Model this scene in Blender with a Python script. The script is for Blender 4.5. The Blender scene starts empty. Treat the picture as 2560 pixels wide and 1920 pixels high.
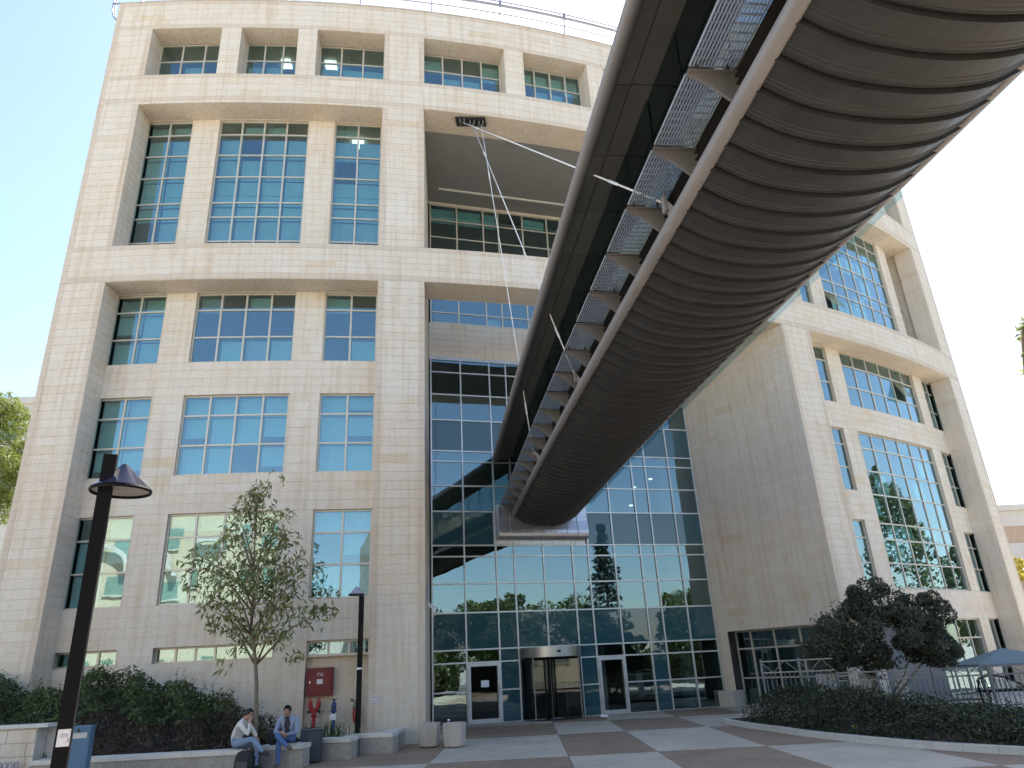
import bpy, math, random
import numpy as np
from mathutils import Vector, Matrix, Euler
from math import sin, cos, pi, radians
random.seed(7); rng = np.random.default_rng(7)
scene = bpy.context.scene
COL = scene.collection

# ------------------------------------------------------------------ camera
cam_d = bpy.data.cameras.new("camera"); cam = bpy.data.objects.new("camera", cam_d); COL.objects.link(cam)
CAMPOS = Vector((0, 0, 1.8))
CR = Matrix([[0.99865251, 0.05189563, -0.0], [0.01929427, -0.37128893, -0.9283169], [-0.04817559, 0.927066, -0.37178991]])
cam.matrix_world = Matrix.Translation(CAMPOS) @ CR.to_4x4()
cam_d.sensor_width = 36.0; cam_d.lens = 36.0 * 1775 / 2560; cam_d.clip_start = 0.05; cam_d.clip_end = 3000
scene.camera = cam

# ------------------------------------------------------------------ sky, sun, exposure
SUN_AZ, SUN_EL = radians(24), radians(53)      # azimuth from +Y towards +X
world = bpy.data.worlds.new("World"); scene.world = world; world.use_nodes = True
wn, wl = world.node_tree.nodes, world.node_tree.links
for n in list(wn): wn.remove(n)
wo = wn.new("ShaderNodeOutputWorld"); bg = wn.new("ShaderNodeBackground"); sky = wn.new("ShaderNodeTexSky")
sky.sky_type = 'NISHITA'; sky.sun_disc = False; sky.sun_elevation = SUN_EL; sky.sun_rotation = SUN_AZ
sky.altitude = 50; sky.air_density = 1.0; sky.dust_density = 1.0; sky.ozone_density = 1.0
bg.inputs["Strength"].default_value = 0.10
wl.new(sky.outputs[0], bg.inputs[0]); wl.new(bg.outputs[0], wo.inputs[0])
sun_d = bpy.data.lights.new("sun", 'SUN'); sun_d.energy = 5.0; sun_d.angle = radians(0.53); sun_d.color = (1.0, 0.95, 0.88)
sun = bpy.data.objects.new("sun", sun_d); COL.objects.link(sun)
sdir = Vector((sin(SUN_AZ) * cos(SUN_EL), cos(SUN_AZ) * cos(SUN_EL), sin(SUN_EL)))
sun.rotation_euler = sdir.to_track_quat('Z', 'Y').to_euler(); sun.location = (0, 0, 60)
scene.view_settings.view_transform = 'Standard'; scene.view_settings.look = 'None'
scene.view_settings.exposure = 1.88; scene.view_settings.gamma = 1.0; scene.view_settings.use_curve_mapping = False
scene.render.engine = 'CYCLES'
scene.cycles.use_denoising = True
scene.cycles.max_bounces = 7; scene.cycles.diffuse_bounces = 3; scene.cycles.glossy_bounces = 4; scene.cycles.transparent_max_bounces = 10
scene.cycles.caustics_reflective = False; scene.cycles.caustics_refractive = False
scene.cycles.sample_clamp_indirect = 6.0

# ------------------------------------------------------------------ materials
MATS = {}
def nodes_of(m): return m.node_tree.nodes, m.node_tree.links
def new_mat(name, base=(.5, .5, .5), rough=.6, metal=0., spec=.5):
    m = bpy.data.materials.new(name); m.use_nodes = True
    b = m.node_tree.nodes["Principled BSDF"]
    b.inputs["Base Color"].default_value = (*base, 1); b.inputs["Roughness"].default_value = rough
    b.inputs["Metallic"].default_value = metal; b.inputs["Specular IOR Level"].default_value = spec
    MATS[name] = m; return m, b
def ramp(nt, pts):
    r = nt.nodes.new("ShaderNodeValToRGB"); e = r.color_ramp.elements
    while len(e) < len(pts): e.new(0.5)
    for i, (p, c) in enumerate(pts): e[i].position = p; e[i].color = (*c, 1)
    return r
def noise(nt, scale, detail=5, rough=.6, coord=None, mapping=None):
    n = nt.nodes.new("ShaderNodeTexNoise"); n.inputs["Scale"].default_value = scale
    n.inputs["Detail"].default_value = detail; n.inputs["Roughness"].default_value = rough
    if coord is not None:
        if mapping is not None:
            mp = nt.nodes.new("ShaderNodeMapping"); mp.inputs["Scale"].default_value = mapping
            nt.links.new(coord, mp.inputs[0]); nt.links.new(mp.outputs[0], n.inputs["Vector"])
        else: nt.links.new(coord, n.inputs["Vector"])
    return n
def mixc(nt, fac, a, b, mode='MIX'):
    m = nt.nodes.new("ShaderNodeMix"); m.data_type = 'RGBA'; m.blend_type = mode
    for s, v in ((m.inputs["Factor"], fac), (m.inputs["A"], a), (m.inputs["B"], b)):
        if isinstance(v, (int, float)): s.default_value = v
        elif isinstance(v, tuple): s.default_value = (*v, 1)
        else: nt.links.new(v, s)
    return m.outputs["Result"]
def geo_pos(nt): return nt.nodes.new("ShaderNodeNewGeometry").outputs["Position"]
def obj_coord(nt): return nt.nodes.new("ShaderNodeTexCoord").outputs["Object"]
def bump(nt, bsdf, height, strength=.3, dist=.01):
    b = nt.nodes.new("ShaderNodeBump"); b.inputs["Strength"].default_value = strength; b.inputs["Distance"].default_value = dist
    nt.links.new(height, b.inputs["Height"]); nt.links.new(b.outputs[0], bsdf.inputs["Normal"])
def mottled(name, base, var=.18, scale=6, rough=.7, metal=0., bumpstr=.15, spec=.4, dark=None):
    """plain material with uneven tone and fine relief"""
    m, b = new_mat(name, base, rough, metal, spec); nt = m.node_tree
    p = geo_pos(nt); n = noise(nt, scale, 6, .65, p)
    lo = dark or tuple(x * (1 - var) for x in base); hi = tuple(min(1, x * (1 + var)) for x in base)
    r = ramp(nt, [(.3, lo), (.7, hi)]); nt.links.new(n.outputs[0], r.inputs[0]); nt.links.new(r.outputs[0], b.inputs["Base Color"])
    rr = ramp(nt, [(.3, (rough * .8,) * 3), (.7, (min(1, rough * 1.2),) * 3)]); nt.links.new(n.outputs[0], rr.inputs[0]); nt.links.new(rr.outputs[0], b.inputs["Roughness"])
    if bumpstr: bump(nt, b, noise(nt, scale * 12, 4, .6, p).outputs[0], bumpstr, .004)
    return m
def stone_mat(name, ramp_pts, warm=.35):
    m, b = new_mat(name, (.6, .55, .47), .82, 0, .25); nt = m.node_tree; p = geo_pos(nt)
    at = nt.nodes.new("ShaderNodeAttribute"); at.attribute_name = "tint"
    r = ramp(nt, ramp_pts); nt.links.new(at.outputs["Fac"], r.inputs[0])
    big = noise(nt, .35, 4, .6, p); bigr = ramp(nt, [(.35, (1.0, .98, .95)), (.7, (1.0, .93, .84))]); nt.links.new(big.outputs[0], bigr.inputs[0])
    c1 = mixc(nt, warm * 2, r.outputs[0], bigr.outputs[0], 'MULTIPLY')
    fine = noise(nt, 9, 7, .7, p, (1, 1, 2.2)); fr = ramp(nt, [(.3, (.86, .84, .80)), (.65, (1.04, 1.03, 1.02))]); nt.links.new(fine.outputs[0], fr.inputs[0])
    c2 = mixc(nt, .7, c1, fr.outputs[0], 'MULTIPLY')
    blot = noise(nt, 1.3, 6, .68, p, (1, 1, 1.6)); btr = ramp(nt, [(.47, (1, 1, 1)), (.70, (.93, .80, .62))]); nt.links.new(blot.outputs[0], btr.inputs[0]); c2 = mixc(nt, .38, c2, btr.outputs[0], 'MULTIPLY')
    streak = noise(nt, 2.2, 5, .6, p, (3.0, 3.0, .16)); sr = ramp(nt, [(.47, (1, 1, 1)), (.72, (.78, .68, .54))]); nt.links.new(streak.outputs[0], sr.inputs[0])
    c3 = mixc(nt, .55, c2, sr.outputs[0], 'MULTIPLY')
    nt.links.new(c3, b.inputs["Base Color"])
    bump(nt, b, fine.outputs[0], .25, .006)
    return m
STONE_PTS = [(0.0, (.695, .645, .575)), (.35, (.72, .675, .61)), (.62, (.69, .635, .56)), (.86, (.675, .60, .49)), (.93, (.64, .53, .39)), (1.0, (.63, .58, .53))]
stone = stone_mat("jerusalem_stone", STONE_PTS)
joint = mottled("mortar_joint", (.58, .51, .44), .2, 5, .9)
trim_m = stone
concrete = mottled("pale_concrete", (.52, .49, .44), .12, 3, .85)
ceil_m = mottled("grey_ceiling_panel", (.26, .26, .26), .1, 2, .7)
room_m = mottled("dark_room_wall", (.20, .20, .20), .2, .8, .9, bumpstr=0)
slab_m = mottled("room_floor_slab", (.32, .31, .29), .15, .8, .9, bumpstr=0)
alu = mottled("champagne_aluminium_frame", (.56, .52, .44), .08, 4, .45, .3, .05)
alu_light = mottled("silver_aluminium", (.56, .56, .55), .08, 4, .38, .6, .05)
steel = mottled("brushed_stainless_steel", (.55, .54, .52), .1, 8, .28, .9, .05)
blind_m = mottled("white_blind", (.62, .66, .66), .08, 3, .8)
blind_lav = mottled("lavender_roller_blind", (.55, .53, .60), .06, 3, .8)
shade_m = mottled("grey_green_roller_shade", (.58, .70, .70), .08, 2, .85)
black_paint = mottled("black_pole_paint", (.005, .005, .006), .3, 5, .55, spec=.12)
def glass_mat(name, tint, ior, trans=(.55, .7, .7), wav=.12, rough=0.0):
    m = bpy.data.materials.new(name); m.use_nodes = True; nt = m.node_tree; N, L = nt.nodes, nt.links
    for n in list(N): N.remove(n)
    o = N.new("ShaderNodeOutputMaterial"); mx = N.new("ShaderNodeMixShader"); tr = N.new("ShaderNodeBsdfTransparent"); gl = N.new("ShaderNodeBsdfGlossy")
    fr = N.new("ShaderNodeFresnel"); gi = N.new("ShaderNodeNewGeometry"); pw = N.new("ShaderNodeMath"); pw.operation = 'POWER'; pw.inputs[0].default_value = ior
    ex = N.new("ShaderNodeMath"); ex.operation = 'MULTIPLY_ADD'; ex.inputs[1].default_value = -2.0; ex.inputs[2].default_value = 1.0   # thin sheet: same reflectance from both faces
    L.new(gi.outputs["Backfacing"], ex.inputs[0]); L.new(ex.outputs[0], pw.inputs[1]); L.new(pw.outputs[0], fr.inputs["IOR"])
    tr.inputs[0].default_value = (*trans, 1); gl.inputs["Color"].default_value = (*tint, 1); gl.inputs["Roughness"].default_value = rough
    p = geo_pos(nt); n = noise(nt, .9, 2, .4, p); b = N.new("ShaderNodeBump"); b.inputs["Strength"].default_value = wav; b.inputs["Distance"].default_value = .02
    L.new(n.outputs[0], b.inputs["Height"]); L.new(b.outputs[0], gl.inputs["Normal"])
    L.new(fr.outputs[0], mx.inputs[0]); L.new(tr.outputs[0], mx.inputs[1]); L.new(gl.outputs[0], mx.inputs[2]); L.new(mx.outputs[0], o.inputs[0])
    return m
glass = glass_mat("blue_window_glass", (.76, .90, .94), 2.45, (.68, .86, .86))
glass_cw = glass_mat("curtain_wall_glass", (.72, .90, .96), 2.3, (.60, .70, .70))
glass_br = glass_mat("bridge_glass", (.68, .84, .86), 3.3, (.30, .42, .42), .3)
glass_edge = glass_mat("edge_glass", (.7, .85, .9), 1.3, (.80, .90, .93))
glass_door = glass_mat("door_glass", (.7, .75, .8), 1.5, (.7, .75, .75))
def spandrel_mat():
    m, b = new_mat("teal_spandrel_glass", (.03, .085, .105), .015, 0, .5); nt = m.node_tree
    b.inputs["IOR"].default_value = 1.7
    n = noise(nt, .9, 2, .4, geo_pos(nt)); bump(nt, b, n.outputs[0], .12, .02); return m
spandrel = spandrel_mat()
def emis(name, col, s):
    m = bpy.data.materials.new(name); m.use_nodes = True; b = m.node_tree.nodes["Principled BSDF"]
    b.inputs["Base Color"].default_value = (.8, .8, .8, 1); b.inputs["Emission Color"].default_value = (*col, 1); b.inputs["Emission Strength"].default_value = s
    return m
lamp_on = emis("lit_fluorescent_panel", (1, .95, .8), 1.0)
def paving(name, base, speck, sc, amount):
    m, b = new_mat(name, base, .85, 0, .3); nt = m.node_tree; p = geo_pos(nt)
    v = nt.nodes.new("ShaderNodeTexVoronoi"); v.inputs["Scale"].default_value = sc; nt.links.new(p, v.inputs["Vector"])
    big = noise(nt, .8, 6, .65, p); br = ramp(nt, [(.3, tuple(x * .80 for x in base)), (.7, tuple(x * 1.12 for x in base))]); nt.links.new(big.outputs[0], br.inputs[0])
    sr = ramp(nt, [(0, (.55, .55, .55)), (.6, (1.15, 1.12, 1.08))]); nt.links.new(v.outputs["Color"], sr.inputs[0])
    c = mixc(nt, amount, br.outputs[0], sr.outputs[0], 'MULTIPLY')
    st = noise(nt, 3.5, 5, .7, p); stt = ramp(nt, [(.55, (1, 1, 1)), (.75, (.72, .70, .68))]); nt.links.new(st.outputs[0], stt.inputs[0])
    nt.links.new(mixc(nt, .7, c, stt.outputs[0], 'MULTIPLY'), b.inputs["Base Color"])
    bump(nt, b, v.outputs["Distance"], .4, .006); return m
pav_brown = paving("washed_pebble_paving", (.29, .22, .16), None, 55, .8)
pav_light = paving("smooth_concrete_paving", (.50, .445, .365), None, 90, .35)
def leaf_mat(name, lo, hi, trans=.25, rough=.5):
    m, b = new_mat(name, hi, rough, 0, .35); nt = m.node_tree
    at = nt.nodes.new("ShaderNodeAttribute"); at.attribute_name = "tint"
    r = ramp(nt, [(0, lo), (1, hi)]); nt.links.new(at.outputs["Fac"], r.inputs[0]); nt.links.new(r.outputs[0], b.inputs["Base Color"])
    tl = nt.nodes.new("ShaderNodeBsdfTranslucent"); nt.links.new(r.outputs[0], tl.inputs[0])
    mx = nt.nodes.new("ShaderNodeMixShader"); mx.inputs[0].default_value = trans
    o = nt.nodes["Material Output"]; nt.links.new(b.outputs[0], mx.inputs[1]); nt.links.new(tl.outputs[0], mx.inputs[2]); nt.links.new(mx.outputs[0], o.inputs[0])
    return m
bark = mottled("bark", (.20, .155, .11), .35, 14, .9, bumpstr=.6)

# ------------------------------------------------------------------ object helpers
def setp(o, label=None, cat=None, group=None, kind=None):
    if label: o["label"] = label
    if cat: o["category"] = cat
    if group: o["group"] = group
    if kind: o["kind"] = kind
    return o
def par(o, parent):
    if parent is not None:
        o.parent = parent; o.matrix_parent_inverse = Matrix.Translation(-Vector(WORLD_ORIGIN.get(parent.name, (0, 0, 0))))
WORLD_ORIGIN = {}
def thing(name, loc, label, cat, group=None):
    o = bpy.data.objects.new(name, None); COL.objects.link(o); o.location = loc; o.empty_display_size = .2
    WORLD_ORIGIN[o.name] = tuple(loc); return setp(o, label, cat, group)
def mk(name, verts, faces, mat, parent=None, smooth=False, tint=None, origin=None):
    me = bpy.data.meshes.new(name)
    if origin is not None: verts = [(v[0] - origin[0], v[1] - origin[1], v[2] - origin[2]) for v in verts]
    me.from_pydata(verts, [], faces)
    if tint is not None:
        a = me.color_attributes.new("tint", 'FLOAT_COLOR', 'POINT')
        if isinstance(tint, (int, float)): tint = [tint] * len(verts)
        arr = np.repeat(np.asarray(tint, dtype=np.float32)[:, None], 4, 1); arr[:, 3] = 1
        a.data.foreach_set("color", arr.ravel())
    me.materials.append(mat)
    if smooth: me.polygons.foreach_set("use_smooth", [True] * len(me.polygons))
    me.update()
    o = bpy.data.objects.new(name, me); COL.objects.link(o)
    if origin is not None: o.location = origin
    par(o, parent)
    if parent is not None and origin is not None: WORLD_ORIGIN[o.name] = tuple(origin)
    if parent is None and origin is not None: WORLD_ORIGIN[o.name] = tuple(origin)
    return o
BOXF = [(0, 1, 2, 3), (7, 6, 5, 4), (0, 4, 5, 1), (1, 5, 6, 2), (2, 6, 7, 3), (3, 7, 4, 0)]
class MB:
    """collects shapes into one mesh"""
    def __init__(s): s.v = []; s.f = []; s.t = []
    def add(s, v, f, t=None):
        k = len(s.v); s.v += [tuple(x) for x in v]; s.f += [tuple(i + k for i in q) for q in f]
        s.t += [0 if t is None else t] * len(v)
    def hexa(s, c8, t=None, faces=BOXF): s.add(c8, faces, t)
    def box(s, lo, hi, t=None):
        (a, b, c), (d, e, f) = lo, hi
        s.hexa([(a, b, c), (d, b, c), (d, e, c), (a, e, c), (a, b, f), (d, b, f), (d, e, f), (a, e, f)], t)
    def obox(s, cen, ax, ay, az, t=None):
        cen, ax, ay, az = map(Vector, (cen, ax, ay, az))
        s.hexa([cen + sx * ax + sy * ay + sz * az for sz in (-1, 1) for sx, sy in ((-1, -1), (1, -1), (1, 1), (-1, 1))], t)
    def bar(s, a, b, w, h=None, up=(0, 0, 1)):
        """square-section bar from a to b"""
        h = h or w; a, b = Vector(a), Vector(b); d = (b - a); L = d.length
        if L < 1e-6: return
        d /= L; u = Vector(up)
        if abs(d.dot(u)) > .98: u = Vector((0, 1, 0)) if abs(d.y) < .9 else Vector((1, 0, 0))
        x = d.cross(u).normalized(); y = x.cross(d)
        s.obox((a + b) / 2, x * w / 2, d * L / 2, y * h / 2)
    def tube(s, pts, r, seg=8, cap=True):
        pts = [Vector(p) for p in pts]; n = len(pts); rs = r if isinstance(r, (list, tuple)) else [r] * n
        k = len(s.v); prev = None
        for i, p in enumerate(pts):
            d = (pts[min(i + 1, n - 1)] - pts[max(i - 1, 0)]).normalized()
            if prev is None: u = Vector((0, 0, 1)) if abs(d.z) < .9 else Vector((1, 0, 0)); x = d.cross(u).normalized()
            else: x = (prev - d * prev.dot(d)).normalized()
            prev = x; y = d.cross(x)
            for j in range(seg):
                a = 2 * pi * j / seg; s.v.append(tuple(p + (x * cos(a) + y * sin(a)) * rs[i])); s.t.append(0)
        for i in range(n - 1):
            for j in range(seg):
                j2 = (j + 1) % seg; s.f.append((k + i * seg + j, k + i * seg + j2, k + (i + 1) * seg + j2, k + (i + 1) * seg + j))
        if cap: s.f.append(tuple(k + j for j in range(seg))[::-1]); s.f.append(tuple(k + (n - 1) * seg + j for j in range(seg)))
    def lathe(s, prof, c, seg=16, ax=(1, 0, 0), ay=(0, 1, 0), az=(0, 0, 1), a0=0., a1=2 * pi):
        c, ax, ay, az = map(Vector, (c, ax, ay, az)); k = len(s.v); full = abs(a1 - a0 - 2 * pi) < 1e-6; m = seg if full else seg + 1
        for r, z in prof:
            for j in range(m):
                a = a0 + (a1 - a0) * j / seg; s.v.append(tuple(c + ax * r * cos(a) + ay * r * sin(a) + az * z)); s.t.append(0)
        for i in range(len(prof) - 1):
            for j in range(seg):
                j2 = (j + 1) % m; s.f.append((k + i * m + j, k + i * m + j2, k + (i + 1) * m + j2, k + (i + 1) * m + j))
    def sheet(s, rows):
        k = len(s.v); m = len(rows[0])
        for r in rows:
            for p in r: s.v.append(tuple(p)); s.t.append(0)
        for i in range(len(rows) - 1):
            for j in range(m - 1): s.f.append((k + i * m + j, k + i * m + j + 1, k + (i + 1) * m + j + 1, k + (i + 1) * m + j))
    def build(s, name, mat, parent=None, smooth=False, origin=None, tint=False):
        return mk(name, s.v, s.f, mat, parent, smooth, s.t if tint else None, origin)
def project(p):
    c = CR.transposed() @ (Vector(p) - CAMPOS)
    if c.z > -.1: return None
    return (1280 + 1775 * c.x / -c.z, 960 - 1775 * c.y / -c.z)

# ------------------------------------------------------------------ ground
gr = MB(); gr.v = [(-900, -900, -.06), (900, -900, -.06), (900, 900, -.06), (-900, 900, -.06)]; gr.f = [(0, 1, 2, 3)]
ground = setp(gr.build("ground", mottled("pale_ground", (.36, .33, .28), .2, .6, .9)), kind="structure")
plaza = thing("plaza", (0, 15, 0), None, None); plaza["kind"] = "structure"
XL = [-19, -14.5, -10.4, -6.3, -2.2, .80, 2.72, 5.05, 7.45, 10.2, 13.5, 17]
YL = [-16, -9.5, -4, .5, 4.6, 8.6, 12.9, 17.15, 22.5, 27.0, 32.5]
for i in range(len(XL) - 1):
    for j in range(len(YL) - 1):
        b = MB(); g = .006
        b.box((XL[i] + g, YL[j] + g, -.05), (XL[i + 1] - g, YL[j + 1] - g, 0.0 + random.uniform(-.002, .002)))
        light = (i + j) % 2 == (4 + 7) % 2
        b.build("paving_slab", pav_light if light else pav_brown, plaza)

# ------------------------------------------------------------------ the curved stone building
CX, CY, R = -14.1, 77.4, 56.6
def cyl(s, z, d=0.0): ph = s / R; r = R - d; return (CX + r * sin(ph), CY - r * cos(ph), z)
bld = thing("office_building", cyl(20, 0, 8), "curved pale stone office building with deep window recesses and glass entrance wall", "building")
BLOCKS = []     # (8 corners, tint, pickable)
BACK = MB()
def emit_block(f, a0, a1, b0, b1, tint, pick, g=.0048, lift=.0):
    h0, h1 = -.02, lift + random.uniform(0, .003)
    ga = g * .4; a0 += ga; a1 -= ga; b0 += g; b1 -= g
    if a1 - a0 < .03 or b1 - b0 < .03: return
    BLOCKS.append(([f(a0, b0, h1), f(a1, b0, h1), f(a1, b1, h1), f(a0, b1, h1), f(a0, b0, h0), f(a1, b0, h0), f(a1, b1, h0), f(a0, b1, h0)], tint, pick))
def emit_back(f, a0, a1, b0, b1, h=-.007):
    n = max(1, int((a1 - a0) / 1.2))
    for i in range(n):
        x0, x1 = a0 + (a1 - a0) * i / n, a0 + (a1 - a0) * (i + 1) / n
        BACK.add([f(x0, b0, h), f(x1, b0, h), f(x1, b1, h), f(x0, b1, h)], [(0, 1, 2, 3)])
def rtint():
    u = random.random()
    return u * .62 if u < .965 else random.uniform(.7, .90)
def levels(zs, course):
    zs = sorted(set(round(z, 3) for z in zs)); out = []
    for a, b in zip(zs, zs[1:]):
        n = max(1, round((b - a) / course)); out += [(a + (b - a) * i / n, a + (b - a) * (i + 1) / n) for i in range(n)]
    return out
def wall(f, a0, a1, b0, b1, openings=(), course=.29, blen=(.5, 1.0), pick=False, edge_trim=0., bands=(), extra_levels=()):
    """clad f(a,b,h) with stone blocks, leaving the openings (a0,a1,b0,b1) free"""
    zs = [b0, b1] + [z for o in openings for z in o[2:] if b0 < z < b1] + [z for bd in bands for z in bd] + list(extra_levels)
    for z0, z1 in levels(zs, course):
        zm = (z0 + z1) / 2; cuts = sorted([(max(o[0], a0), min(o[1], a1)) for o in openings if o[2] < zm < o[3]])
        iv = []; x = a0
        for c0, c1 in cuts:
            if c0 > x + 1e-4: iv.append((x, c0))
            x = max(x, c1)
        if x < a1 - 1e-4: iv.append((x, a1))
        band = any(bd[0] - 1e-3 < zm < bd[1] + 1e-3 for bd in bands)
        for x0, x1 in iv:
            emit_back(f, x0, x1, z0, z1)
            if band:
                n = max(1, round((x1 - x0) / 1.8))
                for i in range(n): emit_block(f, x0 + (x1 - x0) * i / n, x0 + (x1 - x0) * (i + 1) / n, z0, z1, .98, pick, .004, .004)
                continue
            if edge_trim and x1 - x0 > 1.2:
                emit_block(f, x0, x0 + edge_trim, z0, z1, .98, pick, .004, .004); emit_block(f, x1 - edge_trim, x1, z0, z1, .98, pick, .004, .004)
                x0 += edge_trim; x1 -= edge_trim
            x = x0
            while x < x1 - 1e-4:
                L = random.uniform(*blen); e = x + L
                if x1 - e < .3: e = x1
                emit_block(f, x, e, z0, z1, rtint(), pick); x = e
def F_cyl(d): return lambda a, b, h: cyl(a, b, d - h)
def F_soffit(z): return lambda a, b, h: cyl(a, z - h, b)
def F_sill(z): return lambda a, b, h: cyl(a, z + h, b)
def F_jl(s): return lambda a, b, h: cyl(s + h, b, a)
def F_jr(s): return lambda a, b, h: cyl(s - h, b, a)
def reveal(s0, s1, z0, z1, d0, d1, sill=True, pick=False):
    wall(F_jl(s0), d0, d1, z0, z1, course=.29, blen=(.9, 1.3)); wall(F_jr(s1), d0, d1, z0, z1, course=.29, blen=(.9, 1.3))
    # soffit: panels across the depth
    f = F_soffit(z1); n = max(1, round((s1 - s0) / .75)); emit_back(f, s0, s1, d0, d1)
    for i in range(n): emit_block(f, s0 + (s1 - s0) * i / n, s0 + (s1 - s0) * (i + 1) / n, d0, d1, random.uniform(.2, .6), False, .008)
    if sill:
        f = F_sill(z0); n = max(1, round((s1 - s0) / 1.2)); emit_back(f, s0, s1, d0, d1)
        for i in range(n): emit_block(f, s0 + (s1 - s0) * i / n, s0 + (s1 - s0) * (i + 1) / n, d0, d1, .98, False, .006)
S0, S1, ZT = -1.06, 41.2, 27.72
D9 = .92
ROW6 = [(.5, 3.25), (4.02, 6.25), (7.0, 9.68), (11.28, 14.65), (15.48, 18.4), (19.2, 22.3), (23.1, 26.45), (28.05, 30.9), (31.7, 34.3), (35.1, 37.0), (37.7, 39.6)]
Z6 = (23.78, 26.2)
REC2 = (16.05, 22.35); REC3 = (-.3, 14.62)
outer_open = [(a, b, *Z6) for a, b in ROW6] + [(.5, 9.66, *REC2), (11.26, 26.45, 16.05, 22.45), (28.05, 39.7, *REC2),
              (.5, 9.66, *REC3), (11.26, 26.45, -.3, 14.65), (28.05, 39.7, *REC3)]
wall(F_cyl(0), S0, S1, 0, ZT, outer_open, .285, (.6, 1.3), True, .2,
     bands=[(14.65, 14.85), (15.87, 16.05), (22.45, 22.65), (23.6, 23.78), (26.2, 26.4), (27.5, ZT)])
for a, b in ROW6: reveal(a, b, *Z6, 0, .82)
reveal(.5, 9.66, *REC2, 0, D9); reveal(28.05, 39.7, *REC2, 0, D9); reveal(.5, 9.66, 0, 14.62, 0, D9, False); reveal(28.05, 39.7, 0, 14.62, 0, D9, False)
# end bay of the right upper recess goes deeper
# ---- windows -------------------------------------------------------------
def window(mapf, cs, rs, name="window", fr=.065, parent=bld, blinds=None, gm=None, depth=.07, opened=()):
    """cs: column lines, rs: row lines from bottom to top; mapf(s,z,d). The frame is the part, panes and blinds its sub-parts"""
    b = MB(); lo, hi = cs[0], cs[-1]
    def bar(s0, s1, z0, z1, d0=-.01, d1=depth): b.hexa([mapf(s0, z0, d0), mapf(s1, z0, d0), mapf(s1, z1, d0), mapf(s0, z1, d0), mapf(s0, z0, d1), mapf(s1, z0, d1), mapf(s1, z1, d1), mapf(s0, z1, d1)])
    for i, s in enumerate(cs):
        w = fr * (1.0 if 0 < i < len(cs) - 1 else .8)
        x0 = s - w / 2 if i else s; x1 = s + w / 2 if i < len(cs) - 1 else s
        if i == 0: x1 = s + w
        if i == len(cs) - 1: x0 = s - w
        bar(x0, x1, rs[0], rs[-1])
    for i in range(len(cs) - 1):
        for j, z in enumerate(rs):
            w = fr * .85; z0 = z - w / 2; z1 = z + w / 2
            if j == 0: z0, z1 = z, z + w
            if j == len(rs) - 1: z0, z1 = z - w, z
            bar(cs[i] + fr * .5, cs[i + 1] - fr * .5, z0, z1, -.004, depth - .006)
    w = b.build(name, alu, parent)
    for i in range(len(cs) - 1):
        for j in range(len(rs) - 1):
            p = [Vector(mapf(cs[i] + .02, rs[j] + .02, .03)), Vector(mapf(cs[i + 1] - .02, rs[j] + .02, .03)), Vector(mapf(cs[i + 1] - .02, rs[j + 1] - .02, .03)), Vector(mapf(cs[i] + .02, rs[j + 1] - .02, .03))]
            cen = sum(p, Vector()) / 4; n = (p[1] - p[0]).cross(p[3] - p[0]).normalized() * .006
            o = mk("pane", [tuple(q - n) for q in p] + [tuple(q + n) for q in p], BOXF, gm or glass, w, origin=tuple(cen))
            o.rotation_euler = (random.gauss(0, .0022), 0, random.gauss(0, .0022))
            if (i, j) in opened:      # top-hung sash pushed outwards
                hinge = (p[2] + p[3]) / 2; rm = Matrix.Rotation(radians(-24), 4, (p[1] - p[0]).normalized()); o.matrix_local = o.matrix_local if False else Matrix.Translation(hinge + rm @ (cen - hinge)) @ rm
            k = blinds(i, j) if blinds else None
            if k is not None:
                mat, z_lo = k; zz = rs[j] + .03 + (rs[j + 1] - rs[j]) * z_lo
                rows = []; nn = 14 if mat is blind_m else 1
                for q in range(nn + 1):
                    sx = cs[i] + .04 + (cs[i + 1] - cs[i] - .08) * q / nn; dd = .30 + (.02 if q % 2 else 0)
                    rows.append([mapf(sx, zz, dd), mapf(sx, rs[j + 1] - .03, dd)])
                sm = MB(); sm.sheet(rows); sm.build("blind", mat, w)
    return w
def lin(a, b, n): return [a + (b - a) * i / n for i in range(n + 1)]
def WM(d): return lambda s, z, q: cyl(s, z, d + q)
R3 = [11.93, 12.9, 13.95, 14.60]; R2 = [8.0, 9.01, 10.03, 10.74]; R1 = [4.04, 5.07, 6.06, 6.78]
RU = [16.62, 16.80, 17.85, 18.49, 19.67, 20.69, 21.68, 22.33]
LC = [lin(.40, 2.20, 2), lin(3.26, 6.74, 4), lin(7.76, 9.62, 2)]
def bl_mid(p_sh, p_lav=.0, p_wh=.0):
    def f(i, j):
        u = random.random()
        if u < p_lav: return (blind_lav, 0)
        if u < p_lav + p_wh: return (blind_m, 0)
        if u < p_lav + p_wh + p_sh: return (shade_m, random.choice([0, 0, 0, .3]))
    return f
def bl_up(i, j):
    u = random.random()
    if j in (5, 4) and u < .9: return (blind_m, 0)
    if j in (1,) and u < .95: return (blind_m, 0)
    if j in (2, 3): return (shade_m, 0)
    if j == 6 and u < .6: return (blind_m, .3)
def bl_6(i, j):
    u = random.random()
    if u < .3: return (blind_m, 0)
    if u < .5: return (shade_m, .2)
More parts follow.
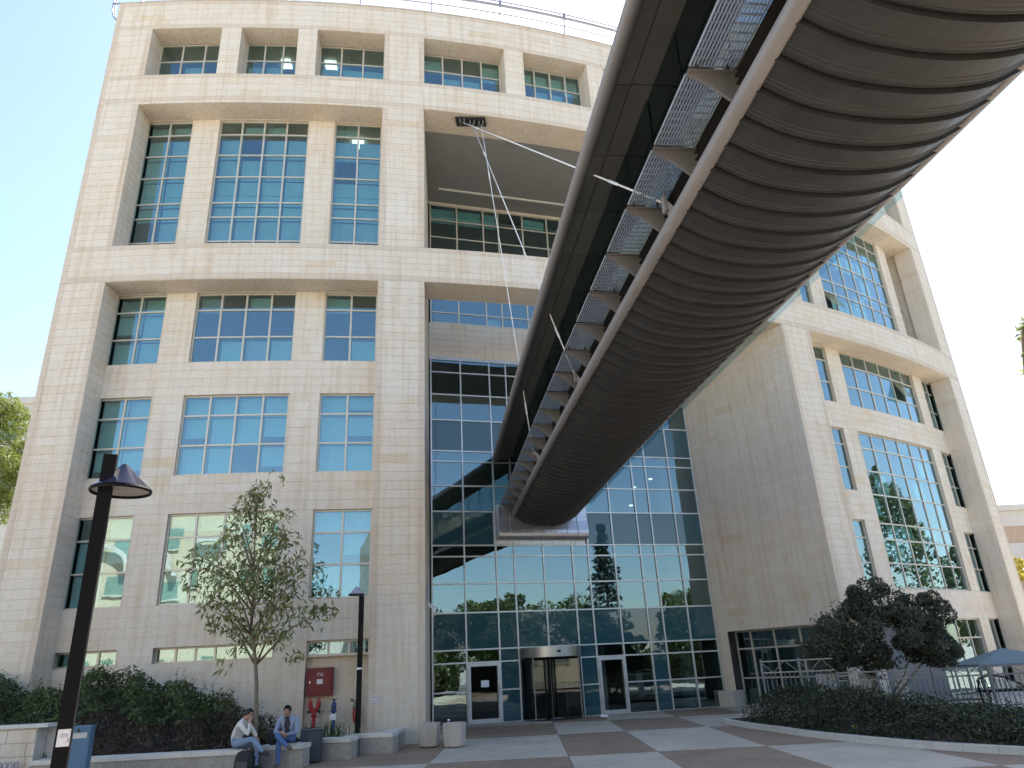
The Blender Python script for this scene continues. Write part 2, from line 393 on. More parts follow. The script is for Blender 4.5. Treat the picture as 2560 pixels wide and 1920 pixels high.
# left recesses
ops3 = []; ops2 = []
for cs in LC:
    for rs in (R1, R2, R3): ops3.append((cs[0], cs[-1], rs[0], rs[-1]))
    ops2.append((cs[0], cs[-1], RU[0], RU[-1]))
    window(WM(D9 + .1), cs, R3, blinds=bl_mid(.5, .12)); window(WM(D9 + .1), cs, R2, blinds=bl_mid(.85)); window(WM(D9 + .1), cs, R1, blinds=bl_mid(.35, 0, .15))
    window(WM(D9 + .1), cs, RU, blinds=bl_up)
SL = [(.40, 2.30, 3), (3.34, 6.80, 6), (7.78, 9.64, 3)]
for a, b, n in SL:
    ops3.append((a, b, 2.42, 2.86)); window(WM(D9 + .22), lin(a, b, n), [2.42, 2.86], blinds=bl_mid(.6, 0, .2))
niche = (7.78, 9.66, -.3, 2.42)
wall(F_cyl(D9), .4, 9.68, -.3, 14.64, ops3 + [niche], .29, (.5, 1.0), True)
wall(F_cyl(D9 + .22), 7.78, 9.68, -.3, 2.42, (), .30, (.5, .9), True)
wall(F_jl(7.78), D9, D9 + .22, -.3, 2.42, course=.3)
wall(F_cyl(D9), .4, 9.68, 15.9, 22.4, ops2, .29, (.5, 1.0), True)
def small_reveals(ops, d0, d1):
    for a, b, z0, z1 in ops:
        for f, x0, x1, y0, y1 in ((F_jl(a), d0, d1, z0, z1), (F_jr(b), d0, d1, z0, z1), (F_soffit(z1), a, b, d0, d1), (F_sill(z0), a, b, d0, d1)):
            n = max(1, int((x1 - x0) / 1.0))
            for i in range(n):
                xa, xb = x0 + (x1 - x0) * i / n, x0 + (x1 - x0) * (i + 1) / n
                emit_block(f, xa, xb, y0, y1, .5, False, 0.001)
small_reveals(ops3, D9 - .01, D9 + .24); small_reveals(ops2, D9 - .01, D9 + .12)
# right recesses
RS, RB, RE = (29.3, 30.13), lin(31.13, 37.5, 6), lin(38.5, 40.1, 2)
opr3 = [(*RS, R3[0], R3[-1]), (*RS, R2[0], R2[-1]), (*RS, R1[0], R1[-1]), (RB[0], RB[-1], R3[0], R3[-1]), (RB[0], RB[-1], R1[0], R2[-1]), (RB[0], RB[-1], -.3, 2.88),
        (RE[0], RE[-1], R3[0], R3[-1]), (RE[0], RE[-1], R2[0], R2[-1]), (RE[0], RE[-1], R1[0], R1[-1]), (RE[0], RE[-1], .2, 2.88), (*RS, -.3, 2.88)]
for rs in (R3, R2, R1):
    window(WM(D9 + .1), list(RS), rs, blinds=bl_mid(.3)); window(WM(D9 + .1), RE, rs, blinds=bl_mid(1.0))
window(WM(D9 + .1), RB, R3, blinds=bl_mid(.35), opened={(4, 1)}); window(WM(D9 + .1), RB, [4.06, 5.08, 6.05, 6.72, 7.95, 8.98, 10.0, 10.72], blinds=bl_mid(.15))
window(WM(D9 + .1), RB, [0, 1.1, 2.1, 2.88], blinds=None); window(WM(D9 + .1), RE, [.2, 1.1, 2.88], blinds=None); window(WM(D9 + .1), list(RS), [0, 1.1, 2.1, 2.88])
wall(F_cyl(D9), 28.0, 40.2, -.3, 14.64, opr3, .29, (.5, 1.0), True)
ALC = (38.45, 39.9, 16.05, 22.35)
opr2 = [(*RS, RU[0], RU[-1]), (RB[0], RB[-1], RU[0], RU[-1]), ALC]
window(WM(D9 + .1), list(RS), RU, blinds=bl_mid(.4)); window(WM(D9 + .1), RB, RU, blinds=bl_mid(.25, 0, .1), opened={(0, 1)})
wall(F_cyl(D9), 28.0, 40.2, 15.9, 22.4, opr2, .29, (.5, 1.0), True)
small_reveals(opr3, D9 - .01, D9 + .14); small_reveals(opr2[:2], D9 - .01, D9 + .12)
wall(F_cyl(2.4), ALC[0] - .1, ALC[1] + .2, *ALC[2:], (), .29); wall(F_jl(ALC[0]), D9, 2.4, *ALC[2:], course=.29); wall(F_jr(ALC[1]), D9, 2.4, *ALC[2:], course=.29)
wall(F_soffit(22.35), ALC[0], ALC[1], D9, 2.4, course=.7); wall(F_sill(16.05), ALC[0], ALC[1], D9, 2.4, course=.7)
# top row windows
for a, b in ROW6:
    n = 3 if b - a < 2.9 else 4
    window(WM(.82), lin(a, b, n), [23.80, 25.28, 26.18], blinds=bl_6)
# ---- entrance bay: side walls, back wall, ceilings -----------------------------
ea = radians(16.6); E2 = Vector((cos(ea), sin(ea), 0)); N2 = Vector((sin(ea), -cos(ea), 0)); O2 = Vector((-3.5, 27.86, 0))
def CW(u, z, d=0.0): return tuple(O2 + E2 * u - N2 * d + Vector((0, 0, z)))      # d into the building
def flatmap(A, B, flip=1):
    A, B = Vector((*A, 0)), Vector((*B, 0)); e = (B - A).normalized(); n = Vector((e.y, -e.x, 0)) * flip
    return (lambda a, b, h: tuple(A + e * a + n * h + Vector((0, 0, b)))), (B - A).length
LA, LB = cyl(11.26, 0)[:2], CW(-.02, 0)[:2]
fL, lenL = flatmap(LB, LA, -1)
wall(fL, 0, lenL, 0, 22.45, (), .29, (.6, 1.0), True)
RA, RBp = cyl(26.45, 0)[:2], CW(11.93, 0)[:2]
fR, lenR = flatmap(RBp, RA, 1)
wall(fR, 0, lenR, 0, 14.65, [(.52, lenR - .28, -.3, 2.78)], .29, (.6, 1.0), True, bands=[])
wall(fR, 0, lenR, 14.65, 22.45, (), .29, (.6, 1.0))
# back stone band between curtain wall and strip window, and above it
fB = lambda a, b, h: CW(a, b, -h)
wall(fB, 0, 11.93, 14.45, 16.08, (), .27, (.6, 1.0), True); wall(fB, 0, 11.93, 18.5, 19.7, (), .3)
wall(fB, 0, 11.93, 22.36, 22.6, (), .3)
# lintel backs and soffits (beams 1.25 m deep)
for z, zt in ((14.65, 16.05), (22.45, 23.6)):
    f = F_soffit(z); emit_back(f, 11.26, 26.45, 0, 1.25); n = 20
    for i in range(n): emit_block(f, 11.26 + 15.19 * i / n, 11.26 + 15.19 * (i + 1) / n, 0, 1.25, random.uniform(.2, .6), False, .008)
    rows = [[cyl(s, z - .01, 1.26), cyl(s, zt + .3, 1.26)] for s in lin(11.2, 26.5, 16)]
    m = MB(); m.sheet(rows); m.build("lintel_back", concrete, bld)
# dark ceiling of the upper opening in plank strips
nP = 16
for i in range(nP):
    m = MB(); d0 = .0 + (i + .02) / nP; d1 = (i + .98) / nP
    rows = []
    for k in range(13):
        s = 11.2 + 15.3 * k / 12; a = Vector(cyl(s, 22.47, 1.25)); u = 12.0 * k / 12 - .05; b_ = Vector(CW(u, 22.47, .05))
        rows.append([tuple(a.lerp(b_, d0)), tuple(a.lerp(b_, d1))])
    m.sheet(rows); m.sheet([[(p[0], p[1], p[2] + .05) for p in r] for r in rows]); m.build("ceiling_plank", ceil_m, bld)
m = MB()
for k in range(10):
    s0, s1 = .3 + k * 1.1, .3 + k * 1.1 + 1.09
    m.hexa([CW(s0, 22.42, -1.1), CW(s1, 22.42, -1.1), CW(s1, 22.42, -1.0), CW(s0, 22.42, -1.0), CW(s0, 22.52, -1.1), CW(s1, 22.52, -1.1), CW(s1, 22.52, -1.0), CW(s0, 22.52, -1.0)])
m.build("ceiling_trim", mottled("white_trim", (.75, .74, .7), .05, 4, .6), bld)
# ---- curtain wall -----------------------------------------------------------
UC = [.06, 1.34, 2.62, 3.36, 4.58, 5.83, 6.52, 7.68, 8.87, 9.54, 10.69, 11.88]
ZC = [0, 1.10, 2.08, 2.53, 3.85, 4.92, 5.95, 6.38, 7.72, 8.76, 9.78, 10.22, 11.56, 12.70, 13.72, 14.32]
def cwbar(m, u0, u1, z0, z1, d0=-.06, d1=.06): m.hexa([CW(u0, z0, d0), CW(u1, z0, d0), CW(u1, z1, d0), CW(u0, z1, d0), CW(u0, z0, d1), CW(u1, z0, d1), CW(u1, z1, d1), CW(u0, z1, d1)])
m = MB(); cwbar(m, 0, 11.93, 14.32, 14.45, -.03, .12); cw = m.build("curtain_wall", alu_light, bld)
DOORS = {(1, 0), (1, 1), (6, 0), (6, 1)}; REV = {(3, 0), (4, 0), (3, 1), (4, 1), (3, 2), (4, 2)}
COLLAR = {(i, 7) for i in (2, 3, 4, 5)} ; BR_OPEN = {(i, j) for i in (3, 4) for j in (8,)}
for i, u in enumerate(UC):
    segs = [(0, 14.32)]
    if i == 4: segs = [(2.53, 6.38), (7.72, 14.32)]
    for z0, z1 in segs:
        m = MB(); cwbar(m, u - .028, u + .028, z0, z1); m.build("mullion", alu_light, cw)
for i in range(len(UC) - 1):
    for j, z in enumerate(ZC):
        if z in (1.10, 2.08) and i in (3, 4): continue
        if z == 1.10 and i in (1, 6): continue
        m = MB(); cwbar(m, UC[i] + .028, UC[i + 1] - .028, z - .026 if j else 0, z + .026, -.055, .055); m.build("transom", alu_light, cw)
    for j in range(len(ZC) - 1):
        if (i, j) in DOORS or (i, j) in REV or (i, j) in COLLAR: continue
        sp = j in (4 - 1, 7, 11) or (i in (2, 5, 8) and j < 3)
        if j == 3: sp = True
        p = [Vector(CW(UC[i] + .02, ZC[j] + .02, .0)), Vector(CW(UC[i + 1] - .02, ZC[j] + .02, .0)), Vector(CW(UC[i + 1] - .02, ZC[j + 1] - .02, 0)), Vector(CW(UC[i] + .02, ZC[j + 1] - .02, 0))]
        cen = sum(p, Vector()) / 4; n = -N2 * .008
        o = mk("pane", [tuple(q - n) for q in p] + [tuple(q + n) for q in p], BOXF, spandrel if sp else glass_cw, cw, origin=tuple(cen))
        o.rotation_euler = (random.gauss(0, .003), 0, random.gauss(0, .003))
# strip windows on the back wall
window(CW, UC, [16.08, 16.62, 17.6, 18.5], blinds=bl_mid(.3)); window(CW, UC, [19.7, 20.55, 21.49, 22.34], blinds=bl_mid(.3))
# interiors
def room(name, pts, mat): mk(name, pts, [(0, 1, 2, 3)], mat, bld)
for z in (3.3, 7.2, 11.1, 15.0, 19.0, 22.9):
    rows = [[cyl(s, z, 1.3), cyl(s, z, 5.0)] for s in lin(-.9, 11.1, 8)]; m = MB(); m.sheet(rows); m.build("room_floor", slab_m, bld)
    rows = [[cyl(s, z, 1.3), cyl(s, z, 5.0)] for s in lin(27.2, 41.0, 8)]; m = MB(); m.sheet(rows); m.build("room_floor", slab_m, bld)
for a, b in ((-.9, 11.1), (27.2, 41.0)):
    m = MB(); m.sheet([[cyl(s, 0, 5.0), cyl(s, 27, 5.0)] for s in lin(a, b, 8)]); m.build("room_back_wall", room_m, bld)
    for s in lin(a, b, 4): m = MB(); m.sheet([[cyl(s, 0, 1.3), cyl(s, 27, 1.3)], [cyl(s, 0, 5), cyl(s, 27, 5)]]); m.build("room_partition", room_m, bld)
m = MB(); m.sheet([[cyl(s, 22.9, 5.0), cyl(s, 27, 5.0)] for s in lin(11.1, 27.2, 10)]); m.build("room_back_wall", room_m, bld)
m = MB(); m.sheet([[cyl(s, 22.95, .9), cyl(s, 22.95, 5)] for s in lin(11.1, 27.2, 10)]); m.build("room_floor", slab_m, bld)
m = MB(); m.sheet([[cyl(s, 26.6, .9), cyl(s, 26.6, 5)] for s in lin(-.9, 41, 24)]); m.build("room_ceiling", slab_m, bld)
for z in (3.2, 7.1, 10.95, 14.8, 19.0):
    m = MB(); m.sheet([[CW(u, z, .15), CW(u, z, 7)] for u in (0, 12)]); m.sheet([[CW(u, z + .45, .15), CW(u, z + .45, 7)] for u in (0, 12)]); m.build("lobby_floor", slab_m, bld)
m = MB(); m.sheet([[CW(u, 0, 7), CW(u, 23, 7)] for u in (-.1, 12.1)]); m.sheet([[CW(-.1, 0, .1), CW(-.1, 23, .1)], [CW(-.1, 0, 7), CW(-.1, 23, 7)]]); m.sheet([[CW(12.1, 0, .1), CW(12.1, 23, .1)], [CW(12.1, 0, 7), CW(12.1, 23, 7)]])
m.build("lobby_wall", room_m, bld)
for u in (10.9, 7.0):
    m = MB(); m.lathe([(.28, 0), (.28, 14.8)], CW(u, 0, 1.1), 14); m.build("lobby_column", concrete, bld, True)
for u, z, d in ((9.9, 8.6, 2.5), (10.4, 9.6, 3.0), (9.2, 2.9, 3), (10.3, 2.95, 4), (11.2, 2.95, 2.5), (10.6, 9.65, 1.6)):
    m = MB(); c = Vector(CW(u, z, d)); m.lathe([(0, .0), (.09, 0), (.09, .04)], c, 10); m.build("ceiling_lamp", lamp_on, bld)
def ceil_panel(s, z, d, w=.5, l=.5):
    m = MB(); m.hexa([cyl(s, z, d), cyl(s + w, z, d), cyl(s + w, z, d + l), cyl(s, z, d + l), cyl(s, z + .05, d), cyl(s + w, z + .05, d), cyl(s + w, z + .05, d + l), cyl(s, z + .05, d + l)]); m.build("ceiling_lamp", lamp_on, bld)
ceil_panel(5.0, 26.5, 1.9); ceil_panel(7.0, 26.5, 1.9); ceil_panel(8.3, 22.7, 2.4); ceil_panel(33.2, 10.9, 2.6); ceil_panel(35.0, 10.95, 3.0); ceil_panel(34.4, 6.95, 2.2)
# lobby glass under the right flat wall
def FRm(u, z, d): return fR(u, z, -d - .5)
window(FRm, [.52, 1.25, 2.33, 3.46, 4.5, lenR - .28], [0.0, 1.0, 2.1, 2.78], gm=glass_cw)
m = MB(); m.sheet([[fR(.5, 2.78, 0), fR(.5, 2.78, -.6)], [fR(lenR - .2, 2.78, 0), fR(lenR - .2, 2.78, -.6)]]); m.build("lobby_soffit", concrete, bld)
m = MB(); hw = [fR(u, z, -4.6) for z in (0, 3.0) for u in (.0, lenR + 1.0)]; m.sheet([[hw[0], hw[2]], [hw[1], hw[3]]])
m.sheet([[fR(-.02, 2.95, -.05), fR(-.02, 2.95, -4.6)], [fR(lenR + 1.0, 2.95, -.05), fR(lenR + 1.0, 2.95, -4.6)]])
m.sheet([[fR(.03, 0, -.55), fR(.03, 2.95, -.55)], [fR(.03, 0, -4.6), fR(.03, 2.95, -4.6)]]); m.sheet([[fR(lenR - .1, 0, -.55), fR(lenR - .1, 2.95, -.55)], [fR(lenR + 1, 0, -4.6), fR(lenR + 1, 2.95, -4.6)]]); m.build("side_lobby_wall", room_m, bld)
m = MB(); m.obox(fR(.26, .29, 0), Vector(fR(1, 0, 0)) * .36 - Vector(fR(0, 0, 0)) * .36, (0, 0, .29), Vector(fR(0, 0, .36)) - Vector(fR(0, 0, 0))); m.build("column_base", concrete, bld)
# doors
def door(u0, u1, z1, paper):
    m = MB(); fw = .10
    cwbar(m, u0 + .03, u0 + .03 + fw, 0.02, z1 - .03, -.09, .05); cwbar(m, u1 - .03 - fw, u1 - .03, 0.02, z1 - .03, -.09, .05)
    cwbar(m, u0 + .03 + fw, u1 - .03 - fw, z1 - .03 - .11, z1 - .03, -.085, .045); cwbar(m, u0 + .03 + fw, u1 - .03 - fw, .02, .16, -.085, .045)
    d = m.build("entrance_door", alu_light, bld)
    m = MB(); cwbar(m, u0 + .12, u1 - .12, .15, z1 - .13, -.02, -.008); m.build("pane", glass_door, d)
    m = MB(); m.tube([CW(u1 - .09, .95, -.16), CW(u1 - .09, 1.25, -.16)], .014); m.tube([CW(u1 - .09, .98, -.16), CW(u1 - .09, .98, -.08)], .01); m.tube([CW(u1 - .09, 1.22, -.16), CW(u1 - .09, 1.22, -.08)], .01); m.build("handle", steel, d)
    if paper:
        m = MB(); cwbar(m, u0 + .52, u0 + .82, 1.22, 1.45, -.028, -.024); m.build("notice", mottled("white_paper", (.8, .82, .84), .04, 20, .8), d)
door(UC[1], UC[2], 2.08, True); door(UC[6], UC[7], 2.08, False)
# revolving door
fascia_dark = mottled("bronze_post", (.16, .15, .14), .1, 4, .45, .4)
uc = (UC[3] + UC[5]) / 2; rad = (UC[5] - UC[3]) / 2 - .03
rc = Vector(CW(uc, 0, .1))
def rl(m, prof, a0=0., a1=pi, seg=20): m.lathe(prof, rc, seg, E2, N2, (0, 0, 1), a0, a1)
m = MB(); rl(m, [(rad + .03, 2.14), (rad + .03, 2.50)], 0, pi, 40); rv = m.build("revolving_door", mottled("smooth_steel_fascia", (.42, .41, .39), .04, 1.5, .38, .85, 0), bld, True)
m = MB(); rl(m, [(0.02, 2.50), (rad + .03, 2.50)]); rl(m, [(0.02, 2.142), (rad + .03, 2.142)]); m.build("drum_lid", alu, rv)
m = MB(); rl(m, [(.05, 2.12), (rad, 2.12)], 0, 2 * pi, 32); m.build("drum_ceiling", black_paint, rv)
for a0, a1 in ((radians(0), radians(42)), (radians(138), radians(180)), (radians(180), radians(222)), (radians(318), radians(360))):
    m = MB(); rl(m, [(rad, .02), (rad, 2.14)], a0, a1, 8); m.build("curved_pane", glass_door, rv, True)
    for a in (a0, a1):
        p = rc + E2 * rad * cos(a) + N2 * rad * sin(a); m = MB(); m.bar(p, p + Vector((0, 0, 2.14)), .05); m.build("post", fascia_dark, rv)
m = MB(); m.bar(rc, rc + Vector((0, 0, 2.12)), .08); m.build("axle", fascia_dark, rv)
for k in range(4):
    a = radians(28 + 90 * k); d = E2 * cos(a) + N2 * sin(a); m = MB()
    for q in (.06, rad - .05): m.bar(rc + d * q, rc + d * q + Vector((0, 0, 2.1)), .05)
    for z in (.06, 1.0, 2.08): m.bar(rc + d * .06 + Vector((0, 0, z)), rc + d * (rad - .05) + Vector((0, 0, z)), .05)
    w_ = m.build("door_wing", black_paint, rv); m = MB(); m.obox(rc + d * rad / 2 + Vector((0, 0, 1.05)), d * (rad / 2 - .08), (0, 0, 1.0), d.cross(Vector((0, 0, 1))) * .005); m.build("pane", glass_door, w_)
m = MB(); m.lathe([(0, .006), (rad * .98, .006)], rc, 32); m.build("floor_mat", mottled("dark_floor_mat", (.03, .03, .03), .2, 20, .95), rv)
m = MB(); c = rc + N2 * (rad + .05) + Vector((0, 0, 2.33)); m.obox(c, E2 * .05, (0, 0, .035), N2 * .03); m.build("motion_sensor", black_paint, rv)
# shell: ends, roof, back
m = MB()
m.sheet([[cyl(S0, 0, .02), cyl(S0, ZT, .02)], [cyl(S0, 0, 20), cyl(S0, ZT, 20)]]); m.sheet([[cyl(S1, 0, .02), cyl(S1, ZT, .02)], [cyl(S1, 0, 20), cyl(S1, ZT, 20)]])
m.sheet([[cyl(s, 0, 20), cyl(s, ZT, 20)] for s in lin(S0, S1, 16)]); m.build("outer_shell", concrete, bld)
m = MB(); m.sheet([[cyl(s, ZT - .6, .4), cyl(s, ZT - .6, 20)] for s in lin(S0, S1, 16)]); m.sheet([[cyl(s, ZT - .6, .4), cyl(s, ZT, .4), cyl(s, ZT + .02, .4), cyl(s, ZT + .02, -.03), cyl(s, ZT - .04, -.03), cyl(s, ZT - .04, .02)] for s in lin(S0, S1, 40)]); m.build("roof", concrete, bld)
# roof railing
rail_m = mottled("galvanised_rail", (.30, .30, .34), .1, 5, .45, .5)
m = MB()
for z, d, r in ((29.08, .1, .035), (28.72, .0, .065), (28.35, .1, .03)): m.tube([cyl(s, z, d) for s in lin(-.9, 41, 40)], r, 8)
rail = m.build("roof_railing", rail_m, bld, True)
for k in range(15):
    s = -.29 + 2.98 * k; m = MB()
    if s > 41: break
    m.bar(cyl(s, ZT, .25), cyl(s + .02, 29.1, .05), .06, .10); m.obox(cyl(s, 28.95, .05), (.06, 0, 0), (0, .05, 0), (0, 0, .09)); m.build("railing_post", rail_m, rail)
m = MB()
for off in (0, .25): m.tube([Vector(cyl(-1.0 - .45 * sin(a) - off * .4, 26.9 + 1.5 * (1 - cos(a)) / 1.6 + off, .15 + off)) for a in lin(-.1, 1.9, 10)], .03, 8)
m.tube([cyl(-1.5, 28.0, .2), cyl(-.2, 28.0, .3)], .04, 8); m.build("end_hoop", rail_m, rail, True)

# ---- emit the stone blocks: the 300 that show largest as parts, the rest joined
def show_area(c8):
    ps = [project(v) for v in c8[:4]]
    if any(p is None for p in ps): return 0
    if not all(0 < p[0] < 2560 and 0 < p[1] < 1920 for p in ps): return 0
    A = 0
    for i in range(4): x0, y0 = ps[i]; x1, y1 = ps[(i + 1) % 4]; A += x0 * y1 - x1 * y0
    return abs(A) / 2
BF5 = [(0, 1, 2, 3), (0, 4, 5, 1), (1, 5, 6, 2), (2, 6, 7, 3), (3, 7, 4, 0)]
areas = [show_area(b[0]) if b[2] else 0 for b in BLOCKS]
order = sorted(range(len(BLOCKS)), key=lambda i: -areas[i]); top = set(i for i in order[:300])
rest = MB()
for i, (c8, t, _) in enumerate(BLOCKS):
    if i in top: mk("stone_block", c8, BF5, stone, bld, tint=t)
    else: rest.add(c8, BF5, t)
setp(rest.build("stone_cladding", stone, bld, tint=True), kind="stuff")
BACK.build("wall_core", joint, bld)
print("blocks", len(BLOCKS))

# ------------------------------------------------------------------ the suspended footbridge
BP0 = Vector((-.7105, 28, 7.86)); BD = Vector((.1502, -1.2377, 0)); BL = BD.length; BU = BD.normalized(); BR = Vector((-BU.y, BU.x, 0))
def BZ(t): return .003 * t - (.0014 * t * t if t < 20 else .56 + .056 * (t - 20)) if t > 0 else 0
def B(t, p, q): return BP0 + BD * t + BR * p + Vector((0, 0, q + BZ(t)))
T0, T1 = -.46, 38.0
bridge = thing("footbridge", (0, 12, 0), "dark metal footbridge with ribbed rounded belly running overhead into the glass wall", "footbridge")
belly_m, bb_ = new_mat("ribbed_grey_metal_sheet", (.042, .042, .044), .5, .15, .3)
nt = belly_m.node_tree; nz = noise(nt, 3, 6, .6, geo_pos(nt), (1, 1, 1)); rr_ = ramp(nt, [(.3, (.036, .036, .037)), (.7, (.048, .047, .048))]); nt.links.new(nz.outputs[0], rr_.inputs[0]); nt.links.new(rr_.outputs[0], bb_.inputs["Base Color"])
rq = ramp(nt, [(.3, (.46,) * 3), (.7, (.58,) * 3)]); nt.links.new(nz.outputs[0], rq.inputs[0]); nt.links.new(rq.outputs[0], bb_.inputs["Roughness"])
tube_m = mottled("grey_painted_steel_tube", (.26, .245, .24), .1, 2, .5, .15)
fin_m = mottled("grey_painted_steel_plate", (.15, .14, .135), .1, 2, .55, .1)
soffit_m = mottled("dark_roof_lining", (.125, .118, .104), .15, 1.2, .5, .1)
grate_m = mottled("galvanised_grating", (.34, .36, .38), .15, 4, .5, .5)
dark_m = mottled("dark_steel", (.035, .032, .03), .2, 3, .6)
white_cable = mottled("white_tie_rod", (.72, .72, .68), .06, 4, .45)
def catmull(P, n):
    out = []; P = [P[0]] + P + [P[-1]]
    for i in range(1, len(P) - 2):
        for k in range(n):
            u = k / n; a, b, c, d = P[i - 1:i + 3]
            out.append(tuple(.5 * ((2 * b[j]) + (c[j] - a[j]) * u + (2 * a[j] - 5 * b[j] + 4 * c[j] - d[j]) * u * u + (-a[j] + 3 * b[j] - 3 * c[j] + d[j]) * u ** 3) for j in (0, 1)))
    out.append(P[-2]); return out
ARC = catmull([(.52, -.39), (.95, -.635), (1.38, -.745), (1.82, -.78), (2.26, -.745), (2.69, -.635), (3.11, -.39)], 3)
def arc_n(i):
    a = ARC[max(i - 1, 0)]; b = ARC[min(i + 1, len(ARC) - 1)]; d = (b[0] - a[0], b[1] - a[1]); L = math.hypot(*d); return (d[1] / L, -d[0] / L)
PROF = [(0, 0), (.0, .032), (.05, .032), (.055, -.05), (.20, -.05), (.205, .008), (.23, .008), (.235, 0), (.34, 0), (.345, .007), (.36, 0), (.46, 0), (.465, .007), (.48, 0), (1.0, 0)]
rib = 1 / 3
k = 0; t = T0
while t < T1:
    m = MB(); rows = []
    for u, h in PROF:
        row = []
        for i, (p, q) in enumerate(ARC):
            nx, nq = arc_n(i); row.append(B(t + u * rib, p + nx * h, q + nq * h))
        rows.append(row)
    m.sheet(rows); m.build("belly_panel", belly_m, bridge, False); t += rib; k += 1
tl = [T0 + .02 + (T1 - T0 - .02) * i / 60 for i in range(61)]
m = MB(); m.tube([B(t, .52, -.36) for t in tl], .095, 14); m.build("edge_tube", tube_m, bridge, True)
m = MB(); m.tube([B(t, 3.08, -.35) for t in tl], .095, 14); m.build("edge_tube", tube_m, bridge, True)
for i in range(0, 30):
    m = MB(); m.hexa([B(i + .01, 3.64, -.09), B(i + .99, 3.64, -.09), B(i + .99, 3.652, -.09), B(i + .01, 3.652, -.09), B(i + .01, 3.64, .40), B(i + .99, 3.64, .40), B(i + .99, 3.652, .40), B(i + .01, 3.652, .40)]); m.build("edge_glass", glass_edge, bridge)
m = MB(); m.tube([B(t, -.10, 2.06) for t in tl], .11, 14); m.build("eave_tube", tube_m, bridge, True)
m = MB(); m.tube([B(t, 3.73, 2.06) for t in tl], .11, 14); m.build("eave_tube", tube_m, bridge, True)
# floor, hidden spine and closing plate between tube and grating
m = MB(); m.sheet([[B(t, .50, -.02), B(t, 3.13, -.02)] for t in tl]); m.sheet([[B(t, .50, -.12), B(t, 3.13, -.12)] for t in tl]); m.build("deck", dark_m, bridge)
m = MB(); m.sheet([[B(t, .515, .04), B(t, .56, .04), B(t, .60, -.34)] for t in tl]); m.build("edge_plate", dark_m, bridge)
m = MB(); m.sheet([[B(t, 3.115, .04), B(t, 3.07, .04), B(t, 3.03, -.34)] for t in tl]); m.build("edge_plate", dark_m, bridge)
# roof: lining panels below, shell above
nr = int((T1 - T0) / 1.25)
for i in range(nr):
    a, b = T0 + (T1 - T0) * i / nr, T0 + (T1 - T0) * (i + 1) / nr
    for p0, p1, z0, z1 in ((-.02, .22, 2.0, 2.02), (.235, .56, 2.02, 2.03), (3.07, 3.395, 2.03, 2.02), (3.41, 3.65, 2.02, 2.0)):
        m = MB(); m.hexa([B(a + .01, p0, z0), B(b - .01, p0, z0), B(b - .01, p1, z1), B(a + .01, p1, z1), B(a + .01, p0, z0 + .05), B(b - .01, p0, z0 + .05), B(b - .01, p1, z1 + .05), B(a + .01, p1, z1 + .05)])
        m.build("roof_lining_panel", soffit_m, bridge)
rp = [(-.10, 2.15)] + [(1.815 - 1.9 * cos(pi * i / 12), 2.15 + .5 * sin(pi * i / 12)) for i in range(1, 12)] + [(3.73, 2.15)]
m = MB(); m.sheet([[B(t, p, q) for p, q in rp] for t in tl]); m.build("roof", tube_m, bridge, True)
m = MB(); m.sheet([[B(t, p, q) for p, q in [(.55, 2.07), (1.82, 2.3), (3.08, 2.07)]] for t in tl]); m.build("roof_ceiling", soffit_m, bridge)
# glass panes on both sides, brackets, gratings, posts
kk = math.floor(T1)
for i in range(-1, kk):
    a, b = max(i, T0 + .03), i + 1
    for p in (.54, 3.08):
        cc = B((a + b) / 2, p, 1.0); m = MB()
        m.hexa([B(a + .012, p, .0), B(b - .012, p, .0), B(b - .012, p + .012, .0), B(a + .012, p + .012, .0), B(a + .012, p, 2.06), B(b - .012, p, 2.06), B(b - .012, p + .012, 2.06), B(a + .012, p + .012, 2.06)])
        o = m.build("glass_pane", glass_br, bridge, origin=tuple(cc)); o.rotation_euler = (random.gauss(0, .006), random.gauss(0, .008), random.gauss(0, .006))
    if i >= 0 and i < 30:
        for sd in (0, 1):
            def Q(t, p, q): return B(t, 3.63 - p if sd else p, q)
            m = MB(); pr = [(0, .035), (.0, .0), (.06, -.03), (.22, -.13), (.46, -.36), (.53, -.36), (.60, -.05), (.54, .035)]
            n = len(pr); th = .014
            m.v = [tuple(Q(i - th, *q)) for q in pr] + [tuple(Q(i + th, *q)) for q in pr]; m.t = [0] * (2 * n)
            m.f = [tuple(range(n)), tuple(range(2 * n - 1, n - 1, -1))] + [(j, n + j, n + (j + 1) % n, (j + 1) % n) for j in range(n)]
            br = m.build("bracket", fin_m, bridge)
            m = MB(); m.hexa([Q(i - .05, .0, .02), Q(i + .05, .0, .02), Q(i + .05, .54, .02), Q(i - .05, .54, .02), Q(i - .05, .0, .036), Q(i + .05, .0, .036), Q(i + .05, .54, .036), Q(i - .05, .54, .036)]); m.build("flange", fin_m, br)
            if i % 2 == 0 and not sd:
                for p in (.09, .42): m = MB(); m.tube([Q(i + .06, p, .03), Q(i + .06, p, .17)], .018, 8); m.build("bolt", dark_m, br)
            m = MB()
            for q in range(14):
                p = .015 + q * .0375; w = .004 if 0 < q < 13 else .007
                m.hexa([Q(i + .05, p - w, .05), Q(i + .95, p - w, .05), Q(i + .95, p + w, .05), Q(i + .05, p + w, .05), Q(i + .05, p - w, .08), Q(i + .95, p - w, .08), Q(i + .95, p + w, .08), Q(i + .05, p + w, .08)])
            for q in range(11):
                tt = i + .05 + .09 * q
                m.hexa([Q(tt - .003, .01, .06), Q(tt + .003, .01, .06), Q(tt + .003, .51, .06), Q(tt - .003, .51, .06), Q(tt - .003, .01, .08), Q(tt + .003, .01, .08), Q(tt + .003, .51, .08), Q(tt - .003, .51, .08)])
            m.build("grating", grate_m, bridge)
